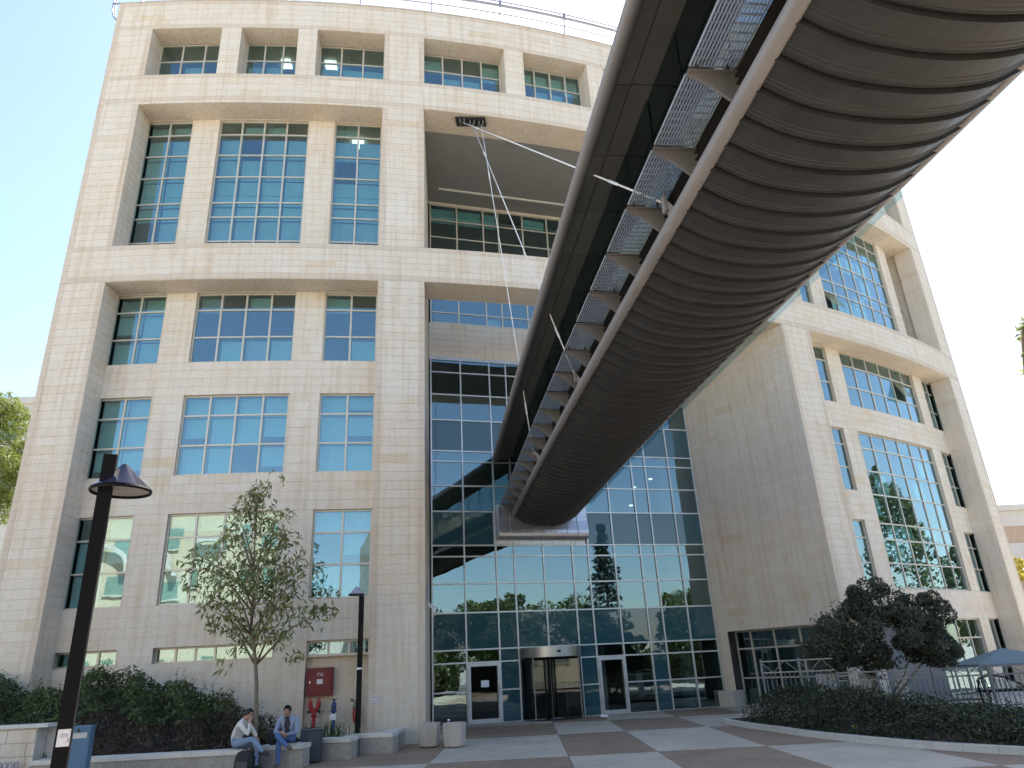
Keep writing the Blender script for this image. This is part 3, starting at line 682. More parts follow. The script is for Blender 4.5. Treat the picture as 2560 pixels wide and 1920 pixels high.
for p, q in ((.75, .55), (.75, 1.0), (2.9, 1.0)):
    m = MB(); m.tube([B(t, p, q) for t in tl], .02, 8); m.build("handrail", steel, bridge, True)
# collar where the bridge enters the glass wall
cp = [(-.02, 6.42), (-.03, 6.575), (-.30, 6.58), (-.40, 6.61), (-.47, 6.68), (-.50, 6.79), (-.49, 6.92), (-.45, 7.1), (-.41, 7.3), (-.39, 7.55), (-.38, 7.95), (-.05, 7.97)]
collar_m = mottled("pale_metal_cladding", (.50, .50, .54), .08, 2.5, .34, .75, .08)
for i in range(8):
    u0, u1 = 2.66 + 3.80 * i / 8 + .006, 2.66 + 3.80 * (i + 1) / 8 - .006
    m = MB(); m.sheet([[CW(u0, z, d + .03), CW(u0, z, d), CW(u0 + .01, z, d - .004), CW(u1 - .01, z, d - .004), CW(u1, z, d), CW(u1, z, d + .03)] for d, z in cp]); m.build("collar_panel", collar_m, bridge, False)
for u in (2.66, 6.46):
    m = MB(); n = len(cp); m.v = [CW(u, z, d + .012) for d, z in cp] + [CW(u, cp[-1][1], .0)]; m.t = [0] * (n + 1); m.f = [tuple(range(n + 1))]; m.build("collar_cheek", collar_m, bridge)
m = MB()
for u in (2.58, 6.52): cwbar(m, u - .035, u + .035, 6.40, 7.76, -.10, .0)
m.build("collar_trim", alu_light, bridge)
# the far end of the bridge behind the camera
# tie rods from the lintel
ANCH = [(-1.45, 22.54, 22.42), (-1.06, 22.66, 22.42), (-.70, 22.72, 22.42)]
plate = thing("cable_anchor_plate", (-1.1, 22.6, 22.42), "dark anchor plate with cable clamps under the upper stone beam", "anchor plate")
m = MB(); m.hexa([(-1.72, 22.40, 22.36), (-.52, 22.50, 22.36), (-.50, 22.98, 22.36), (-1.70, 22.88, 22.36), (-1.72, 22.40, 22.44), (-.52, 22.50, 22.44), (-.50, 22.98, 22.44), (-1.70, 22.88, 22.44)]); m.build("plate", dark_m, plate)
for a in ANCH:
    for off in (-.08, .08):
        m = MB(); m.obox((a[0] + off, a[1], 22.28), (.015, 0, 0), (0, .10, 0), (0, 0, .10)); m.build("clevis", tube_m, plate)
    m = MB(); m.tube([(a[0] - .11, a[1], 22.25), (a[0] + .11, a[1], 22.25)], .03, 8); m.build("pin", dark_m, plate)
NAMES = ["longest white tie rod running from the stone beam to the near bracket", "middle white tie rod slanting from the stone beam to the footbridge", "steepest white tie rod running from the stone beam to the far bracket"]
for (a, (tt, ep, eq), lab) in zip(ANCH, ((16.3, .40, -.12), (11.2, .40, -.12), (6.2, .30, -.05)), NAMES):
    e = B(tt, ep, eq); a = Vector((a[0], a[1], 22.25)); r = thing("tie_rod", tuple(e), lab, "tie rod", "white tie rods holding the footbridge")
    m = MB(); m.tube([a, e], .016, 8); m.build("rod", white_cable, r, True)
    d = (e - a).normalized()
    for f in (.20, .9): c = a.lerp(e, f); m = MB(); m.tube([c - d * .25, c - d * .18, c + d * .18, c + d * .25], [.016, .026, .026, .016], 8); m.build("turnbuckle", white_cable, r, True)
    m = MB(); m.obox(e + Vector((0, 0, -.02)), BU * .05, BR * .02, (0, 0, .12)); m.hexa([e - BU * .03 + Vector((0, 0, .06)), e + BU * .03 + Vector((0, 0, .06)), B(tt, .52, -.27) + BU * .09, B(tt, .52, -.27) - BU * .09, e - BU * .03 + Vector((0, 0, -.06)), e + BU * .03 + Vector((0, 0, -.06)), B(tt, .52, -.42) + BU * .09, B(tt, .52, -.42) - BU * .09]); m.build("fork_end", tube_m, r)

# ------------------------------------------------------------------ foliage helpers
def leaf_mesh(name, pts, nrm, size, aspect, mat, parent, tint, droop=0., origin=None):
    """one rhombic leaf per point"""
    n = len(pts); pts = np.asarray(pts, float); d = rng.normal(size=(n, 3)); d[:, 2] -= droop
    if nrm is not None: d = d * .8 + np.asarray(nrm) * .6
    d /= np.linalg.norm(d, axis=1)[:, None]; q = rng.normal(size=(n, 3)); w = np.cross(d, q); w /= np.linalg.norm(w, axis=1)[:, None]
    L = size * rng.uniform(.6, 1.3, n)[:, None]; W = L * aspect; nn = np.cross(d, w) * L * .12
    v = np.stack([pts - d * L * .5, pts - d * L * .05 + w * W * .5 + nn, pts + d * L * .5, pts - d * L * .05 - w * W * .5 + nn], 1).reshape(-1, 3)
    if origin is not None: v = v - np.array(origin)
    me = bpy.data.meshes.new(name); me.vertices.add(4 * n); me.vertices.foreach_set("co", v.ravel()); me.loops.add(4 * n); me.polygons.add(n)
    me.loops.foreach_set("vertex_index", np.arange(4 * n, dtype=np.int32)); me.polygons.foreach_set("loop_start", np.arange(0, 4 * n, 4, dtype=np.int32))
    me.update(calc_edges=True)
    a = me.color_attributes.new("tint", 'FLOAT_COLOR', 'POINT'); tt = np.repeat(np.clip(np.asarray(tint), 0, 1), 4); arr = np.stack([tt, tt, tt, np.ones_like(tt)], 1).astype(np.float32); a.data.foreach_set("color", arr.ravel())
    me.materials.append(mat); o = bpy.data.objects.new(name, me); COL.objects.link(o)
    if origin is not None: o.location = origin
    par(o, parent); return o
def ell_pts(c, r, n, inner=.55):
    d = rng.normal(size=(n, 3)); d /= np.linalg.norm(d, axis=1)[:, None]; rad = rng.uniform(inner, 1, n) ** .6
    return np.array(c) + d * np.array(r) * rad[:, None], d
def clump_tree(name, base, label, cat, limbs, clumps, leaf, mat, aspect=.4, group=None, r0=.1, droop=.2, per=1.0):
    """limbs: list of polylines (first is the trunk); clumps: (centre, radii, leaves)"""
    t = thing(name, base, label, cat, group)
    m = MB()
    for k, L in enumerate(limbs):
        n = len(L); ra = r0 if k == 0 else r0 * .5; m.tube(L, [ra * (1 - .75 * i / (n - 1)) for i in range(n)], 8)
    m.build("trunk", bark, t, True)
    P, Nn, T = [], [], []
    for c, r, n in clumps:
        p, d = ell_pts(c, r, int(n * per)); P.append(p); Nn.append(d); T.append(np.clip(rng.normal(.5, .22, len(p)) + rng.normal(0, .12), 0, 1))
    leaf_mesh("crown", np.concatenate(P), np.concatenate(Nn), leaf, aspect, mat, t, np.concatenate(T), droop)
    return t
def rnd_clumps(c, r, k, cr, n, flat=1.0):
    out = []
    for _ in range(k):
        d = rng.normal(size=3); d /= np.linalg.norm(d); s = rng.uniform(.35, 1) ** .5
        q = np.array(c) + d * np.array(r) * s; a = cr * rng.uniform(.6, 1.3); out.append((tuple(q), (a, a, a * flat), n))
    return out
leaf_hedge = leaf_mat("hedge_leaves", (.03, .05, .018), (.13, .18, .06), .25)
leaf_hedge2 = leaf_mat("brown_shrub_leaves", (.035, .028, .018), (.11, .085, .048), .15)
leaf_dark = leaf_mat("dark_shrub_leaves", (.016, .024, .014), (.085, .10, .055), .15)
leaf_olive = leaf_mat("olive_leaves", (.028, .038, .028), (.13, .15, .11), .2)
leaf_young = leaf_mat("young_tree_leaves", (.11, .14, .045), (.40, .42, .19), .4)
leaf_pine = leaf_mat("pine_needles", (.07, .10, .02), (.24, .28, .06), .4)
leaf_yellow = leaf_mat("yellow_leaves", (.22, .19, .03), (.50, .42, .08), .4)
leaf_green = leaf_mat("sunlit_tree_leaves", (.04, .065, .016), (.14, .165, .045), .3)
leaf_conifer = leaf_mat("conifer_needles", (.010, .024, .018), (.035, .06, .038), .15)

# ------------------------------------------------------------------ left garden: seat walls, hedge, lamp, fittings
coping = mottled("white_stone_coping", (.62, .59, .53), .1, 3, .75)
wallstone = mottled("rough_grey_wall", (.36, .33, .29), .25, 18, .95, bumpstr=.8)
def wall_run(b_name, label, pts, h, th, cat="wall", top_over=.03, mat=None, ret=None):
    """low wall along a plan polyline (front edge), thickness th to its left side, with a coping per stretch"""
    t = thing(b_name, (*pts[0], 0), label, cat)
    if ret:
        x, y0, y1 = ret; m = MB(); m.box((x - .30, y0, 0), (x, y1, h - .095)); m.build("wall_return", mat or wallstone, t); m = MB(); m.box((x - .32, y0 + .036, h - .094), (x + .028, y1, h - .004)); m.build("coping_stone", coping, t)
    for (x0, y0), (x1, y1) in zip(pts, pts[1:]):
        a, b = Vector((x0, y0, 0)), Vector((x1, y1, 0)); d = (b - a).normalized(); n = Vector((-d.y, d.x, 0))
        m = MB(); m.hexa([a, b, b + n * th, a + n * th] + [q + Vector((0, 0, h - .09)) for q in (a, b, b + n * th, a + n * th)]); m.build("wall_body", mat or wallstone, t)
        L = (b - a).length; k = max(1, round(L / 1.3))
        for i in range(k):
            c0, c1 = a + d * (L * i / k + .003), a + d * (L * (i + 1) / k - .003); o = n * top_over
            m = MB(); m.hexa([c0 - o + Vector((0, 0, h - .088)), c1 - o + Vector((0, 0, h - .088)), c1 + n * (th + top_over) + Vector((0, 0, h - .088)), c0 + n * (th + top_over) + Vector((0, 0, h - .088)),
                              c0 - o + Vector((0, 0, h)), c1 - o + Vector((0, 0, h)), c1 + n * (th + top_over) + Vector((0, 0, h)), c0 + n * (th + top_over) + Vector((0, 0, h))]); m.build("coping_stone", coping, t)
    return t
wall_run("seat_wall", "low stone seat wall with white coping below the hedge where two people sit", [(-10.75, 16.95), (-6.15, 17.05)], .46, .42)
wall_run("seat_wall", "short stone seat wall behind the seated man in a blue hooded top", [(-6.1, 17.72), (-5.08, 17.62)], .46, .42, ret=(-5.09, 18.03, 19.28))
wall_run("seat_wall", "short stone seat wall just right of the grey litter bin", [(-5.06, 18.86), (-4.28, 18.75)], .46, .42, ret=(-4.29, 19.17, 20.14))
wall_run("seat_wall", "stepped stone seat wall ending at the foot of the stone pillar", [(-4.27, 19.72), (-3.42, 19.62)], .46, .45, ret=(-3.43, 20.07, 21.6))
# taller wall at the far left
gw = thing("garden_wall", (-11.6, 17.3, 0), "taller cream stone garden wall at the left edge", "wall")
m = MB(); m.box((-15.5, 17.2, 0), (-10.85, 17.55, 1.10)); m.build("wall_body", joint, gw)
z = 0
while z < 1.05:
    x = -15.5
    while x < -10.84:
        L = min(random.uniform(.4, .75), -10.84 - x); m = MB(); m.box((x + .006, 17.165, z + .006), (x + L - .006, 17.21, z + .262)); m.t = [rtint()] * 8; m.build("stone_block", stone, gw, tint=True); x += L
    z += .268
m = MB(); m.box((-15.5, 17.12, 1.10), (-10.6, 17.6, 1.17)); m.build("coping_stone", coping, gw)
m = MB(); m.box((-10.86, 17.56, 0), (-10.62, 18.6, 1.09)); m.build("wall_return", concrete, gw)
# soil mound under the hedge and hedge leaves
def mound_h(x, y):
    """top of the hedge"""
    X = [-15, -13.9, -13, -12.2, -11, -10.5, -8.8, -7.4, -6.7, -6.3, -6.0]; Z = [2.3, 2.15, 1.75, 1.85, 2.35, 2.1, 1.7, 1.15, .75, .5, .3]
    top = np.interp(x, X, Z); f = np.clip((y - 17.45) / 2.3, 0, 1); return .5 + (top - .5) * (f ** .75)
m = MB(); m.sheet([[(x, y, mound_h(x, y) - .38) for y in lin(17.5, 20.9, 8)] for x in lin(-15.4, -6.0, 20)])
soil_m = mottled("dark_soil", (.045, .035, .025), .3, 4, .95)
bed = setp(m.build("planting_bed", soil_m, None, True), kind="structure")
m = MB(); m.box((-6.2, 18.2, .0), (-5.36, 21.4, .33)); m.box((-5.359, 19.3, .0), (-4.56, 21.4, .331)); m.box((-4.559, 20.2, 0), (-3.72, 21.4, .332)); m.build("planting_bed_soil", soil_m, bed)
n = 26000; xs = rng.uniform(-15.3, -6.0, n); ys = rng.uniform(17.45, 20.7, n); hz = mound_h(xs, ys)
zs = hz - rng.uniform(0, 1, n) ** 1.5 * .55 + .10 * np.sin(xs * 5.1 + ys * 3) + .08 * np.sin(xs * 11 - ys * 7); zs = np.maximum(zs, .35)
hp = np.stack([xs, ys, zs], 1); low = (zs < 1.15 - .18 * np.sin(xs * 2)) & (xs > -11.8)
hedge = thing("hedge", (-10.5, 18.8, 0), "large sloping dark green hedge in front of the stone building on the left", "hedge")
tn = np.clip(rng.normal(.45, .25, n) + .18 * np.sin(xs * 7 + zs * 9), 0, 1)
setp(leaf_mesh("hedge_leaves", hp[~low], None, .11, .42, leaf_hedge, hedge, tn[~low]), kind="stuff"); setp(leaf_mesh("brown_shrub_leaves", hp[low], None, .10, .35, leaf_hedge2, hedge, tn[low]), kind="stuff")
tip = rng.integers(0, n, 420); tp = hp[tip]; tp = tp[(tp[:, 1] > 18.6)]; P = []
for q in tp:
    for k in range(7): P.append(q + np.array([rng.normal(0, .03), rng.normal(0, .03), .05 + .05 * k]))
setp(leaf_mesh("hedge_sprigs", np.array(P), None, .09, .3, leaf_hedge, hedge, rng.uniform(.4, 1, len(P))), kind="stuff")
# slender young tree
def yt():
    tr = [(-6.72, 19.25, .1), (-6.76, 19.3, .9), (-6.86, 19.38, 1.8), (-6.95, 19.4, 2.4), (-7.12, 19.4, 3.1), (-7.15, 19.42, 4.2), (-7.22, 19.4, 5.4), (-7.28, 19.4, 6.6)]
    limbs = [tr]; cl = []
    tips = [(-9.2, 19.2, 5.0), (-8.7, 19.6, 4.5), (-8.9, 19.0, 4.1), (-8.2, 19.9, 5.6), (-7.8, 19.0, 6.1), (-6.6, 19.6, 6.0), (-6.1, 19.2, 5.5), (-5.75, 19.6, 4.9), (-5.6, 19.3, 4.3), (-6.0, 19.8, 3.9), (-5.3, 19.3, 3.45), (-8.5, 19.7, 3.6), (-7.9, 19.1, 3.2), (-6.2, 18.9, 3.2), (-8.0, 18.8, 4.9), (-6.7, 18.8, 4.6), (-7.3, 20.0, 5.0), (-6.5, 20.1, 4.3), (-7.5, 18.7, 4.0), (-7.25, 19.4, 6.6)]
    for i, tp in enumerate(tips):
        tp = Vector((-7.1 + (tp[0] + 7.1) * (.80 if tp[2] > 3.5 or tp[0] < -7 else 1.0), tp[1], tp[2])); zb = max(2.2, tp.z - random.uniform(.9, 1.5)); k = min(int(np.searchsorted([q[2] for q in tr], zb)), len(tr) - 1); a = Vector(tr[k - 1]).lerp(Vector(tr[k]), (zb - tr[k - 1][2]) / (tr[k][2] - tr[k - 1][2]))
        mid = a.lerp(tp, .5) + Vector((0, 0, .18)); limbs.append([tuple(a), tuple(mid), tuple(tp)])
        for f in (.45, .62, .8, 1.0):
            for _ in range(2):
                q = a.lerp(tp, f) + Vector((random.gauss(0, .2), random.gauss(0, .2), random.gauss(0, .16) + .1)); cl.append((tuple(q), (.30, .30, .25), 14))
    for zt in (5.6, 5.9, 6.2, 6.45, 6.7): cl.append(((-7.25 + random.gauss(0, .1), 19.4, zt), (.4 * (7.2 - zt) + .1, .35, .25), 30))
    cl.append(((-5.2, 19.3, 3.42), (.4, .2, .2), 55)); cl.append(((-5.95, 19.4, 2.35), (.25, .2, .16), 24)); cl.append(((-7.75, 19.3, 2.2), (.3, .2, .2), 10))
    clump_tree("young_tree", (-6.72, 19.25, .1), "slender young tree with a thin trunk and loose narrow leaves", "tree", limbs, cl, .21, leaf_young, .28, None, .065, 1.0)
yt()
def lamp(name, base, top_z, w, yaw, label, cone_r, facing, sticker=False, shade=(.012, .013, .028), group="cone headed lamps on square black poles"):
    """square pole with a tilted half-cone shade"""
    bx_, by_, bz_ = base; t = thing(name, base, label, "street lamp", group)
    ca, sa = cos(yaw), sin(yaw); X, Y = Vector((ca, sa, 0)), Vector((-sa, ca, 0)); P = Vector(base)
    m = MB(); m.obox(P + Vector((0, 0, (top_z - bz_) / 2)), X * w / 2, Y * w / 2, (0, 0, (top_z - bz_) / 2)); po = m.build("pole", black_paint, t)
    m = MB(); m.obox(P + Vector((0, 0, .03)), X * w * 1.1, Y * w * 1.1, (0, 0, .03)); m.build("base_plate", black_paint, t)
    f = Vector((*facing, 0)).normalized(); c = P + f * (w * .5 + cone_r * .38) + Vector((0, 0, top_z - cone_r * 1.25))
    m = MB(); apex = cone_r * 1.05; m.lathe([(cone_r, .03), (cone_r * .5, .03 + (apex - .03) * .5), (.02, apex)], c, 40, f, f.cross(Vector((0, 0, 1)))); m.build("shade", mottled("glossy_shade", shade, .2, 3, .12, spec=.22, bumpstr=.03), t, True)
    m = MB(); m.lathe([(cone_r, .03), (cone_r + .006, .015), (cone_r, 0), (cone_r * .96, .004), (cone_r * .955, .02)], c, 40); m.build("rim", black_paint, t)
    m = MB(); m.lathe([(0, .02), (cone_r * .955, .02)], c, 28); m.build("diffuser", mottled("grey_diffuser", (.30, .28, .26), .05, 3, .6), t)
    m = MB(); ap = c + Vector((0, 0, apex)); k = P + f * w * .5 + Vector((0, 0, top_z - .10)); k2 = P + f * w * .5 + Vector((0, 0, c.z - bz_ + .1)); s_ = f.cross(Vector((0, 0, 1))) * .012
    tri = [k, ap, c + Vector((0, 0, .1)), k2]; tri[3] = P + f * w * .5 + Vector((0, 0, c.z - P.z + .08))
    m.v = [tuple(q - s_) for q in tri] + [tuple(q + s_) for q in tri]; m.t = [0] * 8; m.f = [(0, 1, 2, 3), (7, 6, 5, 4), (0, 4, 5, 1), (1, 5, 6, 2), (2, 6, 7, 3), (3, 7, 4, 0)]; m.build("web_plate", mottled("grey_web_plate", (.20, .19, .20), .1, 4, .4), t)
    if sticker:
        y_ = -Y * (w / 2 + .002)
        m = MB(); m.obox(P + y_ + X * .004 + Vector((0, 0, 1.53 - bz_)), X * .036, Y * .0015, (0, 0, .05)); st = m.build("sticker", mottled("weathered_white_sticker", (.66, .66, .70), .12, 40, .6), t)
        m = MB(); m.obox(P + y_ * 1.02 + X * .03 + Vector((0, 0, 1.52 - bz_)), X * .002, Y * .001, (0, 0, .012)); m.build("sticker_mark", black_paint, st)
        m = MB(); m.obox(P + y_ * 1.02 + X * .005 + Vector((0, 0, 1.545 - bz_)), X * .022, Y * .001, (0, 0, .012)); m.build("sticker_mark", mottled("faded_print", (.45, .45, .55), .2, 60, .7), st)
    else:
        m = MB(); m.obox(P + Vector((0, 0, 1.7)), X * w * .52, Y * w * .52, (0, 0, .025)); m.build("white_band", mottled("white_tape", (.75, .75, .75), .05, 9, .6), t)
    return t
lamp("street_lamp", (-2.98, 5.0, 0), 3.40, .088, radians(24), "black square lamp post with a dark cone shade, nearest the camera on the left", .205, (.42, .91), True)
lamp("street_lamp", (-4.45, 20.3, .3), 3.86, .11, radians(-10), "thin black lamp post with a small cone shade beside the fire hydrants", .22, (-1, -.2), shade=(.30, .32, .40))  # paler shade colour imitates the sky reflected in this cone
# fire cabinet, hydrants, sign on the recessed wall
red = mottled("dark_red_enamel", (.17, .018, .024), .12, 5, .5); redh = mottled("hydrant_red", (.36, .025, .025), .2, 12, .45); blue = mottled("hydrant_blue", (.03, .075, .20), .2, 10, .5)
def wallpos(s, z, h): return Vector(cyl(s, z, D9 + .22 - h))
def wbox(m, s0, s1, z0, z1, h0, h1): m.hexa([tuple(wallpos(s, z, h)) for h in (h0, h1) for s, z in ((s0, z0), (s1, z0), (s1, z1), (s0, z1))])
fc = thing("fire_hose_cabinet", tuple(wallpos(8.2, 1.35, 0)), "dark red fire hose cabinet on the stone wall", "cabinet")
m = MB(); wbox(m, 7.84, 8.60, 1.34, 2.10, 0.005, .24); m.build("housing", red, fc)
m = MB(); wbox(m, 7.90, 8.54, 1.41, 2.03, .242, .262); dr = m.build("door", red, fc)
m = MB()
for z0, z1, s0, s1 in ((1.36, 1.40, 7.86, 8.58), (2.04, 2.08, 7.86, 8.58)): wbox(m, s0, s1, z0, z1, .242, .27)
for s0, s1 in ((7.86, 7.89), (8.55, 8.58)): wbox(m, s0, s1, 1.405, 2.035, .242, .27)
m.build("frame", red, fc)
m = MB(); wbox(m, 8.14, 8.31, 1.66, 1.79, .263, .267); m.build("notice", mottled("off_white_notice", (.7, .68, .66), .06, 30, .7), dr)
m = MB(); wbox(m, 7.93, 7.955, 1.68, 1.75, .262, .285); m.build("handle", steel, dr)
def text_mesh(name, txt, loc, xdir, zdir, size, mat, parent):
    cu = bpy.data.curves.new(name, 'FONT'); cu.body = txt; cu.size = size; cu.align_x = 'CENTER'; cu.extrude = .0015
    o = bpy.data.objects.new("tmp", cu); COL.objects.link(o); dg = bpy.context.evaluated_depsgraph_get(); me = bpy.data.meshes.new_from_object(o.evaluated_get(dg)); bpy.data.objects.remove(o)
    x = Vector(xdir).normalized(); z = Vector(zdir).normalized(); y = z; n = x.cross(y)
    vs = [tuple(Vector(loc) + x * v.co.x + y * v.co.y + n * v.co.z) for v in me.vertices]; fs = [tuple(p.vertices) for p in me.polygons]
    return mk(name, vs, fs, mat, parent)
wx = (wallpos(9, 1, 0) - wallpos(8, 1, 0)).normalized(); white_letters = mottled("white_lettering", (.8, .8, .8), .05, 9, .6)
text_mesh("lettering", "\u05d6\u05e8\u05d1", wallpos(8.23, 1.875, .266), wx, (0, 0, 1), .13, white_letters, dr)
# twin-headed red hydrant
h = thing("fire_hydrant", tuple(wallpos(8.12, .34, .35)), "twin-outlet red fire hydrant under the red cabinet", "hydrant"); hb = wallpos(8.12, .3, .38)
m = MB(); m.tube([hb, hb + Vector((0, 0, .55))], .055, 12); m.lathe([(.055, .5), (.085, .52), (.085, .55), (.06, .57), (.10, .70), (.0, .72)], hb, 14); m.build("standpipe", redh, h, True)
for sg in (-1, 1):
    m = MB(); a = hb + Vector((0, 0, .62)); b_ = a + wx * sg * .115 + Vector((0, 0, .16)); m.tube([a, a + wx * sg * .06 + Vector((0, 0, .05)), b_, b_ + Vector((0, 0, .12)), b_ + Vector((0, 0, .15))], [.055, .06, .07, .06, .03], 12); ar = m.build("outlet_body", redh, h, True)
    m = MB(); m.tube([b_ + Vector((0, 0, .13)), b_ + Vector((0, 0, .2)) + wx * sg * .01], .018, 8); m.tube([b_ + Vector((0, 0, .2)) - wx * .07, b_ + Vector((0, 0, .2)) + wx * .07], .012, 8); m.build("valve_handle", redh, ar)
    m = MB(); c = a + wx * sg * .10 + Vector((0, 0, .03)); m.tube([c, c + wx * sg * .07 + Vector((0, -.03, -.02))], .04, 10); m.build("outlet_cap", dark_m, ar)
h = thing("fire_hydrant", tuple(wallpos(8.68, .3, .45)), "blue standpipe with a white label between the red hydrants", "hydrant"); hb = wallpos(8.68, .2, .45)
m = MB(); m.tube([hb, hb + Vector((0, 0, .72))], .05, 12); m.build("standpipe", blue, h, True)
m = MB(); m.lathe([(.05, .70), (.09, .71), (.09, .74), (.06, .76), (.075, .84), (.07, .92), (.035, .96), (.03, 1.02), (.09, 1.03), (.09, 1.045), (0, 1.05)], hb, 14); m.build("valve_head", blue, h, True)
m = MB(); m.tube([hb + Vector((0, -.05, .8)), hb + Vector((0, -.13, .8))], .035, 10); m.build("outlet_cap", dark_m, h)
m = MB(); m.lathe([(.056, .50), (.056, .66)], hb, 14, a0=pi, a1=2 * pi); m.obox(hb + Vector((0, -.058, .58)), wx * .085, (0, .004, 0), (0, 0, .075)); m.build("label_plate", white_letters, h)
h = thing("fire_hydrant", tuple(wallpos(9.28, .7, .3)), "small red wall hydrant partly hidden behind the thin lamp post", "hydrant"); hb = wallpos(9.28, .6, .25)
m = MB(); m.tube([hb + Vector((0, .15, .0)), hb + Vector((0, .02, .02)), hb + Vector((0, 0, .15)), hb + Vector((0, 0, .38))], [.05, .06, .075, .07], 12); m.build("pipe_bend", redh, h, True)
m = MB(); m.lathe([(.07, .36), (.085, .40), (.06, .44), (.05, .56), (0, .58)], hb, 12); m.tube([hb + Vector((-.04, 0, .56)), hb + Vector((-.14, -.02, .60))], [.035, .045], 10); m.build("valve_head", mottled("grey_brass", (.22, .20, .17), .2, 12, .4, .6), h, True)
# wall sign on pillar, slot
sg = thing("wall_sign", tuple(cyl(9.85, 1.2, -.02)), "small white sign with red lettering at the corner of the stone pillar", "sign")
def PF(s, z, h): return Vector(cyl(s, z, -h))
m = MB(); m.hexa([tuple(PF(s, z, h)) for h in (.012, .022) for s, z in ((9.72, 1.10), (10.02, 1.10), (10.02, 1.30), (9.72, 1.30))]); m.build("board", mottled("white_sign_board", (.66, .63, .65), .05, 9, .6), sg)
px_ = (PF(11, 1, 0) - PF(10, 1, 0)).normalized()
text_mesh("lettering", "\u05d4\u05d9\u05e0\u05d7 \u05df\u05d9\u05d0", PF(9.87, 1.215, .023), px_, (0, 0, 1), .075, mottled("red_lettering", (.45, .10, .14), .1, 9, .6), sg)
text_mesh("lettering", "\u05d4\u05e1\u05d9\u05e0\u05db\u05d4 \u05d9\u05e0\u05e4\u05dc", PF(9.87, 1.135, .023), px_, (0, 0, 1), .05, mottled("grey_lettering", (.35, .33, .36), .1, 9, .6), sg)
m = MB(); m.hexa([tuple(wallpos(s, z, h)) for h in (.008, .014) for s, z in ((9.42, 1.42), (9.435, 1.42), (9.435, 1.68), (9.42, 1.68))])
setp(m.build("cable_slot", dark_m, bld))
# security camera on the pillar
sc_ = thing("security_camera", (-2.9, 22.5, 3.5), "pale security camera on a bracket beside the glass entrance wall", "camera")
m = MB(); m.tube([(-2.93, 22.6, 4.3), (-2.90, 22.5, 3.85), (-2.86, 22.45, 3.72)], .03, 8); m.build("bracket", mottled("grey_bracket", (.4, .4, .42), .1, 9, .5), sc_, True)
m = MB(); d = Vector((.32, -.16, -.22)).normalized(); a = Vector((-2.88, 22.42, 3.74)); x = d.cross(Vector((0, 0, 1))).normalized(); m.obox(a + d * .17, d * .19, x * .05, x.cross(d) * .045); m.build("housing", mottled("white_housing", (.7, .7, .7), .05, 9, .4), sc_)
m = MB(); m.tube([a + d * .36, a + d * .385], .035, 12); m.build("lens", dark_m, sc_)
# octagonal concrete planters
planter_m = mottled("exposed_aggregate_concrete", (.47, .42, .37), .12, 30, .9, bumpstr=.5)
def planter(x, y, rz, label):
    t = thing("concrete_planter", (x, y, 0), label, "planter", "concrete planters in front of the entrance")
    for pr, nm, mt in (([(.0, .02), (.24, .02), (.27, .05), (.31, .58), (.27, .58), (.25, .50), (0, .50)], "tub", planter_m), ([(.0, 0), (.20, 0), (.20, .022)], "foot", dark_m), ([(0, .505), (.25, .505)], "soil", soil_m)):
        m = MB(); m.lathe(pr, (x, y, 0), 6 if nm != "foot" else 8, (cos(rz), sin(rz), 0), (-sin(rz), cos(rz), 0)); m.build(nm, mt, t)
planter(-2.66, 20.75, radians(80), "concrete planter nearer the stone pillar"); planter(-1.95, 20.35, radians(70), "concrete planter with a paper cup on its rim, nearer the doors")
cup = thing("paper_cup", (-2.08, 20.17, .585), "white paper cup standing on a concrete planter", "cup")
m = MB(); m.lathe([(0, 0), (.026, 0), (.036, .09), (.034, .09), (.024, .005)], (-2.08, 20.17, .582), 12); m.build("cup_wall", white_letters, cup, True)
m = MB(); m.lathe([(.0366, .03), (.0372, .06)], (-2.08, 20.17, .582), 12); m.build("printed_band", blue, cup, True)
lt = setp(mk("paper_litter", [(7.08, 26.3, .004), (7.2, 26.32, .004), (7.17, 26.42, .03), (7.06, 26.38, .012)], [(0, 1, 2, 3)], white_letters, origin=(7.1, 26.35, 0)), "scrap of white paper on the paving by the dark shrubs", "litter")
sand = setp(mk("door_wedge", *(lambda: ([(2.62, 28.75, 0), (2.92, 28.85, 0), (2.90, 28.95, 0), (2.60, 28.85, 0), (2.64, 28.77, .09), (2.88, 28.86, .05), (2.87, 28.93, .05), (2.63, 28.85, .09)], BOXF))(), white_letters, origin=(2.76, 28.85, 0)), "small pale bag lying at the foot of the right glass door", "bag")
# litter bin
bn = thing("litter_bin", (-5.13, 18.46, 0), "dark grey cylindrical litter bin beside the seated people", "bin")
m = MB(); m.lathe([(0, .02), (.235, .02), (.25, .06), (.255, .66), (.245, .70), (.225, .70), (.22, .3), (0, .3)], (-5.13, 18.46, 0), 24); m.build("barrel", mottled("dark_grey_bin_paint", (.055, .06, .07), .2, 8, .55), bn, True)
m = MB(); m.lathe([(.225, .695), (.262, .70), (.262, .725), (.225, .73)], (-5.13, 18.46, 0), 24); m.build("rim", mottled("grey_bin_rim", (.16, .16, .17), .1, 8, .5), bn, True)
